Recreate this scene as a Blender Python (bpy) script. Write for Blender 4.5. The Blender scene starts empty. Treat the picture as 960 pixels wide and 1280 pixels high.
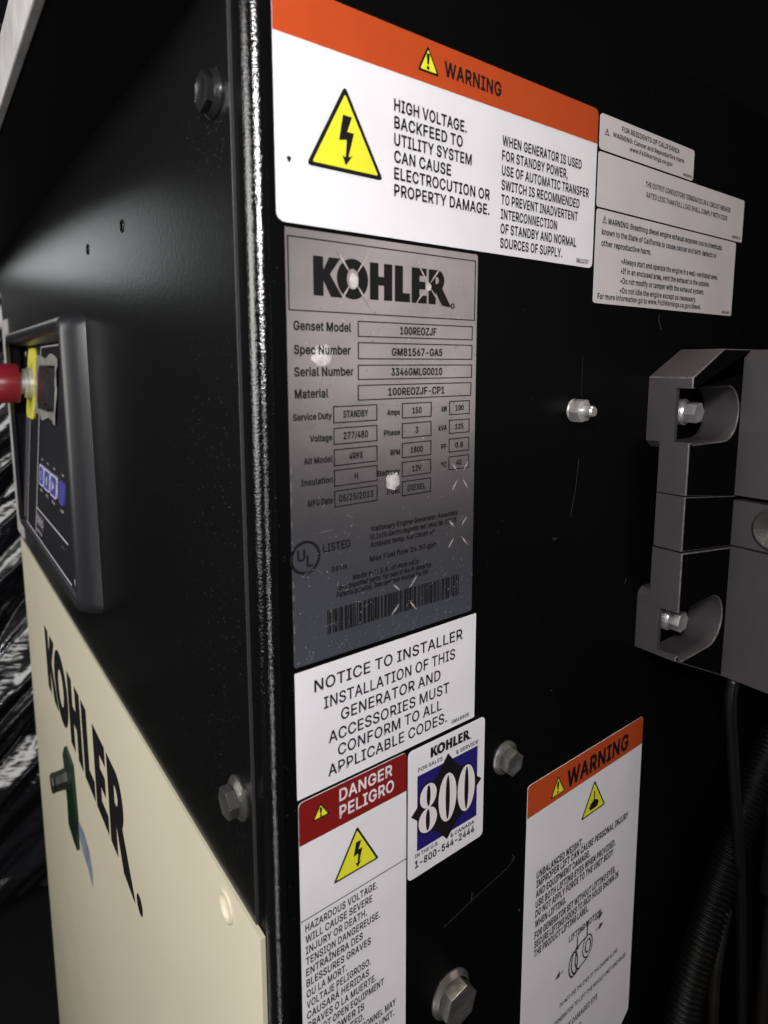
import bpy, bmesh, math, random
from mathutils import Vector, Matrix, noise
from mathutils.geometry import tessellate_polygon
random.seed(7)
scene = bpy.context.scene
COL = scene.collection

# ------------------------------------------------------------------ camera
cam_d = bpy.data.cameras.new('camera')
cam = bpy.data.objects.new('camera', cam_d); COL.objects.link(cam)
RX = Vector((0.80103562, -0.59861495, -0.00143746))
RY = Vector((-0.07949935, -0.10400127, -0.99139477))
RZ = Vector((0.59331423, 0.79425681, -0.13089822))
M3 = Matrix((RX, -RY, -RZ)).transposed()
cam.matrix_world = Matrix.Translation((-0.10225653, -0.2165356, -0.00173372)) @ M3.to_4x4()
cam_d.sensor_fit = 'VERTICAL'; cam_d.sensor_height = 36.0
cam_d.lens = 771.0 / 1280.0 * 36.0
cam_d.shift_x = 0.00057
cam_d.shift_y = -(640 - 557.37) / 1280.0
cam_d.clip_start = 0.005; cam_d.clip_end = 60
cam_d.dof.use_dof = True; cam_d.dof.focus_distance = 0.36; cam_d.dof.aperture_fstop = 11.0
scene.camera = cam

# ------------------------------------------------------------------ light
w = bpy.data.worlds.new('World'); scene.world = w; w.use_nodes = True
w.node_tree.nodes['Background'].inputs[0].default_value = (0.9, 0.95, 1.0, 1)
w.node_tree.nodes['Background'].inputs[1].default_value = 0.0025
scene.view_settings.view_transform = 'Standard'; scene.view_settings.look = 'None'
scene.view_settings.exposure = 0.0; scene.view_settings.gamma = 1.0
scene.view_settings.use_curve_mapping = False
try: scene.cycles.use_denoising = True
except Exception: pass

def area(name, loc, target, size, power, color, sy=None):
    d = bpy.data.lights.new(name, 'AREA'); d.energy = power; d.color = color
    d.shape = 'RECTANGLE' if sy else 'DISK'; d.size = size
    if sy: d.size_y = sy
    o = bpy.data.objects.new(name, d); COL.objects.link(o)
    o.location = loc
    o.rotation_euler = (Vector(target) - Vector(loc)).to_track_quat('-Z', 'Y').to_euler()
    return o
area('key_lamp', (-0.27, -0.33, 0.19), (0.05, 0.0, -0.05), 0.10, 3.4, (1.0, 0.98, 0.985))
area('back_lamp', (-0.205, 1.28, 0.285), (0.0, 0.35, -0.05), 0.17, 0.26, (0.95, 0.98, 1.0), 0.22)
area('left_lamp', (-1.25, 0.45, 0.16), (0.0, 0.45, -0.35), 1.1, 16.0, (1.0, 0.985, 0.95))
area('strip_lamp', (-0.41, -0.47, -0.30), (0.0, 0.0, -0.30), 0.024, 1.9, (1.0, 0.98, 0.98), 1.6)
area('side_lamp', (0.85, -1.05, 0.13), (0.08, 0.0, 0.0), 0.55, 1.4, (1.0, 0.83, 0.75), 0.60)
area('top_lamp', (0.25, -0.25, 1.25), (0.28, 0.0, 0.0), 0.25, 6.5, (1.0, 0.90, 0.72))
area('cool_low_lamp', (0.75, -0.95, -0.80), (0.08, 0.0, -0.10), 0.9, 0.15, (0.68, 0.80, 1.0), 0.50)  # unseen cool lamp added for the blue-grey reflection low on the data plate

# ------------------------------------------------------------------ materials
def mat(name, col, rough=0.5, spec=0.5, metal=0.0, bump=None, mottle=None, specks=None, coat=0.0):
    """bump=(scale,strength,dist[,stretch]); mottle=(scale,amount); specks=(scale,size,colour)"""
    m = bpy.data.materials.new(name); m.use_nodes = True
    nt = m.node_tree; N = nt.nodes; L = nt.links; b = N['Principled BSDF']
    b.inputs['Base Color'].default_value = (*col, 1); b.inputs['Roughness'].default_value = rough
    b.inputs['Specular IOR Level'].default_value = spec; b.inputs['Metallic'].default_value = metal
    b.inputs['Coat Weight'].default_value = coat
    tc = N.new('ShaderNodeNewGeometry')
    cur = None
    def tex(scale, detail=4.0, stretch=None):
        t = N.new('ShaderNodeTexNoise'); t.inputs['Scale'].default_value = scale; t.inputs['Detail'].default_value = detail
        if stretch:
            mp = N.new('ShaderNodeMapping'); mp.inputs['Scale'].default_value = stretch
            L.new(tc.outputs['Position'], mp.inputs['Vector']); L.new(mp.outputs[0], t.inputs['Vector'])
        else: L.new(tc.outputs['Position'], t.inputs['Vector'])
        return t
    if mottle:
        t = tex(mottle[0]); mx = N.new('ShaderNodeMix'); mx.data_type = 'RGBA'
        mx.inputs['A'].default_value = (*col, 1)
        mx.inputs['B'].default_value = (*[c * (1 - mottle[1]) for c in col], 1)
        r = N.new('ShaderNodeMapRange'); r.inputs[1].default_value = 0.38; r.inputs[2].default_value = 0.68
        L.new(t.outputs['Fac'], r.inputs[0]); L.new(r.outputs[0], mx.inputs['Factor'])
        L.new(mx.outputs['Result'], b.inputs['Base Color']); cur = mx.outputs['Result']
        r2 = N.new('ShaderNodeMapRange'); r2.inputs[3].default_value = rough * 0.85; r2.inputs[4].default_value = min(1, rough * 1.2)
        L.new(t.outputs['Fac'], r2.inputs[0]); L.new(r2.outputs[0], b.inputs['Roughness'])
    for sp in (specks or []):
        v = N.new('ShaderNodeTexVoronoi'); v.inputs['Scale'].default_value = sp[0]
        L.new(tc.outputs['Position'], v.inputs['Vector'])
        t = tex(sp[0] * 0.13, 3); t2 = tex(sp[0] * 1.6, 2)
        # speck where the cell distance is small, gated by a broad noise so that dust lies in drifts
        r = N.new('ShaderNodeMapRange'); r.inputs[1].default_value = sp[1]; r.inputs[2].default_value = sp[1] * 0.45
        L.new(v.outputs['Distance'], r.inputs[0])
        g = N.new('ShaderNodeMapRange'); g.inputs[1].default_value = sp[3]; g.inputs[2].default_value = sp[3] + 0.12
        L.new(t.outputs['Fac'], g.inputs[0])
        g2 = N.new('ShaderNodeMapRange'); g2.inputs[1].default_value = 0.42; g2.inputs[2].default_value = 0.62
        L.new(t2.outputs['Fac'], g2.inputs[0])
        mu = N.new('ShaderNodeMath'); mu.operation = 'MULTIPLY'; L.new(r.outputs[0], mu.inputs[0]); L.new(g.outputs[0], mu.inputs[1])
        mu2 = N.new('ShaderNodeMath'); mu2.operation = 'MULTIPLY'; L.new(mu.outputs[0], mu2.inputs[0]); L.new(g2.outputs[0], mu2.inputs[1])
        mx = N.new('ShaderNodeMix'); mx.data_type = 'RGBA'
        if cur: L.new(cur, mx.inputs['A'])
        else: mx.inputs['A'].default_value = (*col, 1)
        mx.inputs['B'].default_value = (*sp[2], 1)
        L.new(mu2.outputs[0], mx.inputs['Factor']); L.new(mx.outputs['Result'], b.inputs['Base Color']); cur = mx.outputs['Result']
    if bump:
        t = tex(bump[0], 3, bump[3] if len(bump) > 3 else None); bp = N.new('ShaderNodeBump')
        bp.inputs['Strength'].default_value = bump[1]; bp.inputs['Distance'].default_value = bump[2]
        L.new(t.outputs['Fac'], bp.inputs['Height']); L.new(bp.outputs[0], b.inputs['Normal'])
    return m

M = {}
M['front_black'] = mat('front_black_paint', (0.0022, 0.0022, 0.0024), 0.42, 0.05, bump=(520, .10, .0004), specks=[(170, .10, (.10, .10, .10), .62)])
M['corner_black'] = mat('corner_black_paint', (0.0035, 0.0033, 0.0035), 0.11, 1.0, bump=(820, .42, .00065, (.9, .9, 1.5)), specks=[(300, .08, (.06, .06, .06), .62)])
M['left_black'] = mat('left_black_paint', (0.0034, 0.0036, 0.0036), 0.28, 0.36, bump=(430, .15, .0006), specks=[(420, .16, (.045, .045, .045), .53), (130, .06, (.10, .10, .10), .58)])
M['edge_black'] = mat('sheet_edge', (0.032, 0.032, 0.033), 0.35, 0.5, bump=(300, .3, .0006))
M['cream'] = mat('cream_paint', (0.67, 0.61, 0.465), 0.38, 0.4, bump=(380, .12, .0005), mottle=(6, .10), specks=[(90, .06, (.30, .24, .15), .62)])
M['white'] = mat('white_vinyl', (0.77, 0.755, 0.785), 0.42, 0.4, bump=(60, .10, .0006), mottle=(28, .06), specks=[(110, .05, (.25, .22, .2), .66)])
M['white_dimmed'] = mat('white_vinyl_dimmed', (0.60, 0.555, 0.56), 0.40, 0.4, bump=(60, .10, .0006), mottle=(24, .10))  # vinyl colour lowered to imitate the weaker light on the right-hand stickers
M['orange'] = mat('orange_print', (0.47, 0.062, 0.012), 0.42, 0.35, bump=(60, .08, .0005), mottle=(40, .07))
M['red'] = mat('dark_red_print', (0.20, 0.009, 0.008), 0.42, 0.35, mottle=(40, .08))
M['yellow'] = mat('yellow_print', (0.76, 0.74, 0.035), 0.42, 0.35, mottle=(50, .06))
M['blue'] = mat('blue_print', (0.017, 0.010, 0.14), 0.42, 0.35, mottle=(40, .1))
M['ink'] = mat('black_ink', (0.008, 0.007, 0.008), 0.55, 0.2)
M['ink_soft'] = mat('brown_black_ink', (0.035, 0.027, 0.028), 0.55, 0.2)
M['white_ink'] = mat('white_ink', (0.72, 0.68, 0.69), 0.45, 0.3)
M['foil'] = mat('brushed_foil', (0.45, 0.455, 0.50), 0.30, 0.5, metal=0.96, bump=(45, .22, .0007), mottle=(22, .16), specks=[(330, .20, (.85, .83, .82), .50), (150, .10, (.9, .9, .9), .52)])
M['foil_edge'] = mat('foil_edge', (0.45, 0.42, 0.41), 0.35, 0.5, metal=0.8)
M['crease'] = mat('bare_foil_crease', (0.52, 0.48, 0.47), 0.45, 0.5, metal=0.25, mottle=(500, .35))
M['worn'] = mat('worn_foil', (0.60, 0.56, 0.56), 0.5, 0.4, mottle=(260, .45))
M['plate_dust'] = mat('plate_dust', (0.26, 0.25, 0.25), 0.6, 0.3, mottle=(400, .6))
M['zinc'] = mat('zinc_steel', (0.60, 0.59, 0.585), 0.36, 0.5, metal=0.7, bump=(500, .25, .0004), mottle=(160, .3), specks=[(600, .2, (.2, .18, .16), .5)])
M['dark_zinc'] = mat('black_painted_bolt', (0.011, 0.011, 0.0115), 0.24, 0.7, bump=(500, .35, .0005), specks=[(500, .2, (.25, .25, .25), .5)])
M['bright_bolt'] = mat('bright_dusty_bolt', (0.26, 0.255, 0.24), 0.30, 0.5, metal=0.75, bump=(400, .35, .0005), mottle=(220, .35), specks=[(500, .2, (.7, .68, .62), .5)])
M['grey_bolt'] = mat('dusty_grey_bolt', (0.060, 0.058, 0.054), 0.34, 0.6, metal=0.4, bump=(500, .35, .0005), specks=[(500, .2, (.5, .48, .45), .5)])
M['edge_highlight'] = mat('plastic_edge_highlight', (0.13, 0.122, 0.128), 0.4, 0.4, mottle=(300, .5))  # paler colour paints a highlight along the bevelled housing edges
M['plastic'] = mat('grey_moulded_plastic', (0.054, 0.049, 0.052), 0.42, 0.4, bump=(900, .25, .0004), mottle=(60, .12), specks=[(500, .10, (.2, .18, .16), .56)])
M['black_and_shade'] = mat('black_band_and_pocket_shade', (0.0012, 0.0012, 0.0012), 0.6, 0.04)  # black of the front band; on the pocket floors it paints in the shade
M['bezel'] = mat('bezel_plastic', (0.020, 0.0192, 0.0225), 0.34, 0.5, bump=(700, .15, .0003), mottle=(30, .15))
M['panel'] = mat('keypad_overlay', (0.016, 0.015, 0.018), 0.35, 0.4)
M['panel_grey'] = mat('keypad_grey', (0.075, 0.068, 0.08), 0.4, 0.4)
M['line'] = mat('pale_grey_ink', (0.42, 0.40, 0.43), 0.5, 0.3)
M['button'] = mat('blue_button', (0.07, 0.07, 0.33), 0.35, 0.5)
M['button_rim'] = mat('pale_button_rim', (0.50, 0.49, 0.66), 0.4, 0.4)
M['knob_red'] = mat('red_plastic', (0.30, 0.018, 0.030), 0.32, 0.5, mottle=(60, .1))
M['knob_yellow'] = mat('yellow_plastic', (0.72, 0.68, 0.08), 0.4, 0.4, mottle=(80, .12))
M['chrome'] = mat('polished_collar', (0.74, 0.73, 0.72), 0.36, 0.5, metal=0.55, bump=(200, .15, .0005))
M['tape'] = mat('clear_grey_tape', (0.30, 0.285, 0.275), 0.3, 0.5, bump=(120, .5, .002), mottle=(40, .35))
M['green'] = mat('green_enamel', (0.0065, 0.025, 0.0135), 0.3, 0.5, bump=(300, .2, .0006))
M['knob_dark'] = mat('olive_black_knob', (0.020, 0.021, 0.015), 0.4, 0.45)
M['blue_sticker'] = mat('faded_blue_sticker', (0.22, 0.25, 0.34), 0.5, 0.3, mottle=(60, .35))
M['film'] = mat('black_stretch_film', (0.010, 0.010, 0.013), 0.17, 1.0, bump=(24, .28, .008, (0.35, 1, 3.4)))
M['rail'] = mat('scuffed_grey_paint', (0.52, 0.505, 0.50), 0.45, 0.4, bump=(160, .35, .001), mottle=(45, .35))
M['cover_dark'] = mat('underside_black', (0.008, 0.008, 0.008), 0.6, 0.2)
M['blanket'] = mat('olive_black_sheet', (0.022, 0.021, 0.013), 0.45, 0.4, bump=(60, .4, .004))
M['conduit'] = mat('ribbed_black_nylon', (0.0025, 0.0023, 0.0021), 0.45, 0.18)
M['cable'] = mat('cable_jacket', (0.007, 0.0065, 0.0075), 0.35, 0.5)
M['hose'] = mat('dull_tan_hose', (0.014, 0.012, 0.009), 0.5, 0.3, mottle=(50, .4))
M['hole'] = mat('dark_hole', (0.003, 0.003, 0.003), 0.7, 0.1)
M['scuff'] = mat('pale_scuff', (0.060, 0.058, 0.055), 0.55, 0.3, mottle=(700, .6))
M['floor'] = mat('floor', (0.006, 0.006, 0.006), 0.6, 0.3, mottle=(8, .3))

# ------------------------------------------------------------------ object helpers
def empty(name, loc, label, cat, group=None):
    o = bpy.data.objects.new(name, None); COL.objects.link(o); o.location = loc
    o.empty_display_size = 0.02; o['label'] = label; o['category'] = cat
    if group: o['group'] = group
    return o
def wloc(o):
    v = Vector((0, 0, 0))
    while o is not None: v += o.location; o = o.parent
    return v
def obj(name, verts, faces=None, material=None, parent=None, origin=None, label=None, cat=None, kind=None, smooth=False, fm=None, group=None):
    """verts in world coordinates; the object's origin is put at `origin`"""
    if isinstance(verts, bmesh.types.BMesh):
        bm = verts
        if faces is not None: parent = material; material = faces   # obj(name, bm, material, parent)
    else:
        bm = bmesh.new(); vs = [bm.verts.new(v) for v in verts]
        for i, f in enumerate(faces):
            try:
                fc = bm.faces.new([vs[k] for k in f])
                if fm: fc.material_index = fm[i]
            except ValueError: pass
    pts = [v.co.copy() for v in bm.verts]
    if origin is None:
        lo = [min(p[i] for p in pts) for i in range(3)]; hi = [max(p[i] for p in pts) for i in range(3)]
        origin = Vector([(a + b) / 2 for a, b in zip(lo, hi)])
    origin = Vector(origin)
    for v in bm.verts: v.co -= origin
    me = bpy.data.meshes.new(name); bm.to_mesh(me); bm.free()
    for m in (material if isinstance(material, list) else [material]): me.materials.append(m)
    if smooth:
        for p in me.polygons: p.use_smooth = True
    o = bpy.data.objects.new(name, me); COL.objects.link(o)
    if parent: o.parent = parent; o.location = origin - wloc(parent)
    else: o.location = origin
    if label: o['label'] = label
    if cat: o['category'] = cat
    if kind: o['kind'] = kind
    if group: o['group'] = group
    return o
def box_bm(x0, x1, y0, y1, z0, z1, bev=0.0, bm=None):
    own = bm is None; b2 = bmesh.new()
    r = bmesh.ops.create_cube(b2, size=1.0)
    for v in b2.verts: v.co = Vector((x0 + (v.co.x + .5) * (x1 - x0), y0 + (v.co.y + .5) * (y1 - y0), z0 + (v.co.z + .5) * (z1 - z0)))
    if bev: bmesh.ops.bevel(b2, geom=b2.edges[:], offset=bev, segments=2, profile=0.5, affect='EDGES')
    if own: return b2
    me = bpy.data.meshes.new('t'); b2.to_mesh(me); bm.from_mesh(me); b2.free(); bpy.data.meshes.remove(me); return bm
def smooth_by_angle(o, ang=35):
    for p in o.data.polygons: p.use_smooth = True
    o.data.set_sharp_from_angle(angle=math.radians(ang))
def axis_frame(d):
    d = Vector(d).normalized(); a = Vector((0, 0, 1)) if abs(d.z) < .9 else Vector((1, 0, 0))
    u = a.cross(d).normalized(); v = d.cross(u); return u, v, d
def lathe(prof, base, d, n=28, spin=0.0, bm=None, cap=True):
    """prof: list of (radius, height along d)"""
    bm = bm or bmesh.new(); u, v, d = axis_frame(d); base = Vector(base); rings = []
    for r, h in prof:
        rings.append([bm.verts.new(base + d * h + (u * math.cos(spin + 2 * math.pi * k / n) + v * math.sin(spin + 2 * math.pi * k / n)) * r) for k in range(n)])
    for a, b in zip(rings, rings[1:]):
        for k in range(n): bm.faces.new((a[k], a[(k + 1) % n], b[(k + 1) % n], b[k]))
    if cap: bm.faces.new(rings[-1])
    return bm
def tube(path, r, n=10, bm=None, rf=None, cap=True):
    bm = bm or bmesh.new(); path = [Vector(p) for p in path]; prev = None; N = len(path)
    up = Vector((0.3, -1, 0.1)).normalized()
    for i, p in enumerate(path):
        t = (path[min(i + 1, N - 1)] - path[max(i - 1, 0)]).normalized()
        u = up.cross(t).normalized(); v = t.cross(u); rr = rf(i) if rf else r
        ring = [bm.verts.new(p + (u * math.cos(2 * math.pi * k / n) + v * math.sin(2 * math.pi * k / n)) * rr) for k in range(n)]
        if prev:
            for k in range(n): bm.faces.new((prev[k], prev[(k + 1) % n], ring[(k + 1) % n], ring[k]))
        elif cap: bm.faces.new(ring[::-1])
        prev = ring
    if cap: bm.faces.new(prev)
    return bm
def bez(pts, n=40):
    """Catmull-Rom through pts"""
    P = [Vector(p) for p in pts]; P = [2 * P[0] - P[1]] + P + [2 * P[-1] - P[-2]]; out = []
    segs = len(P) - 3
    for s in range(segs):
        a, b, c, d = P[s:s + 4]
        for k in range(n // segs):
            t = k / (n // segs)
            out.append(0.5 * ((2 * b) + (c - a) * t + (2 * a - 5 * b + 4 * c - d) * t * t + (3 * b - a - 3 * c + d) * t ** 3))
    out.append(P[-2]); return out
def rrect(a0, a1, b0, b1, r, n=5):
    if r <= 0: return [(a0, b0), (a1, b0), (a1, b1), (a0, b1)]
    out = []
    for cx, cy, s in ((a1 - r, b0 + r, -90), (a1 - r, b1 - r, 0), (a0 + r, b1 - r, 90), (a0 + r, b0 + r, 180)):
        for k in range(n + 1):
            t = math.radians(s + 90 * k / n); out.append((cx + r * math.cos(t), cy + r * math.sin(t)))
    return out
def circle(cx, cy, r, n=24): return [(cx + r * math.cos(2 * math.pi * k / n), cy + r * math.sin(2 * math.pi * k / n)) for k in range(n)]

# planes: a map takes (u right, v up, h outward) to the world
FRONT = lambda u, v, h: (u, -h, v)                       # face y = 0, seen from -y
LEFT = lambda u, v, h: (-h, -u, v)                       # face x = 0, seen from -x; u = -y
def plate_bm(mp, outline, h0, h1, holes=(), rim=True):
    """sheet with a front at height h1, a rim down to h0, and open holes"""
    bm = bmesh.new(); polys = [outline] + list(holes)
    flat = [p for poly in polys for p in poly]
    vs = [bm.verts.new(mp(u, v, h1)) for u, v in flat]
    for t in tessellate_polygon([[Vector((u, v, 0)) for u, v in poly] for poly in polys]):
        try: bm.faces.new([vs[i] for i in t])
        except ValueError: pass
    if rim:
        k = 0
        for poly in polys:
            lo = [bm.verts.new(mp(u, v, h0)) for u, v in poly]; n = len(poly)
            for i in range(n): bm.faces.new((vs[k + i], vs[k + (i + 1) % n], lo[(i + 1) % n], lo[i]))
            k += n
    bmesh.ops.recalc_face_normals(bm, faces=bm.faces)
    return bm

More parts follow.
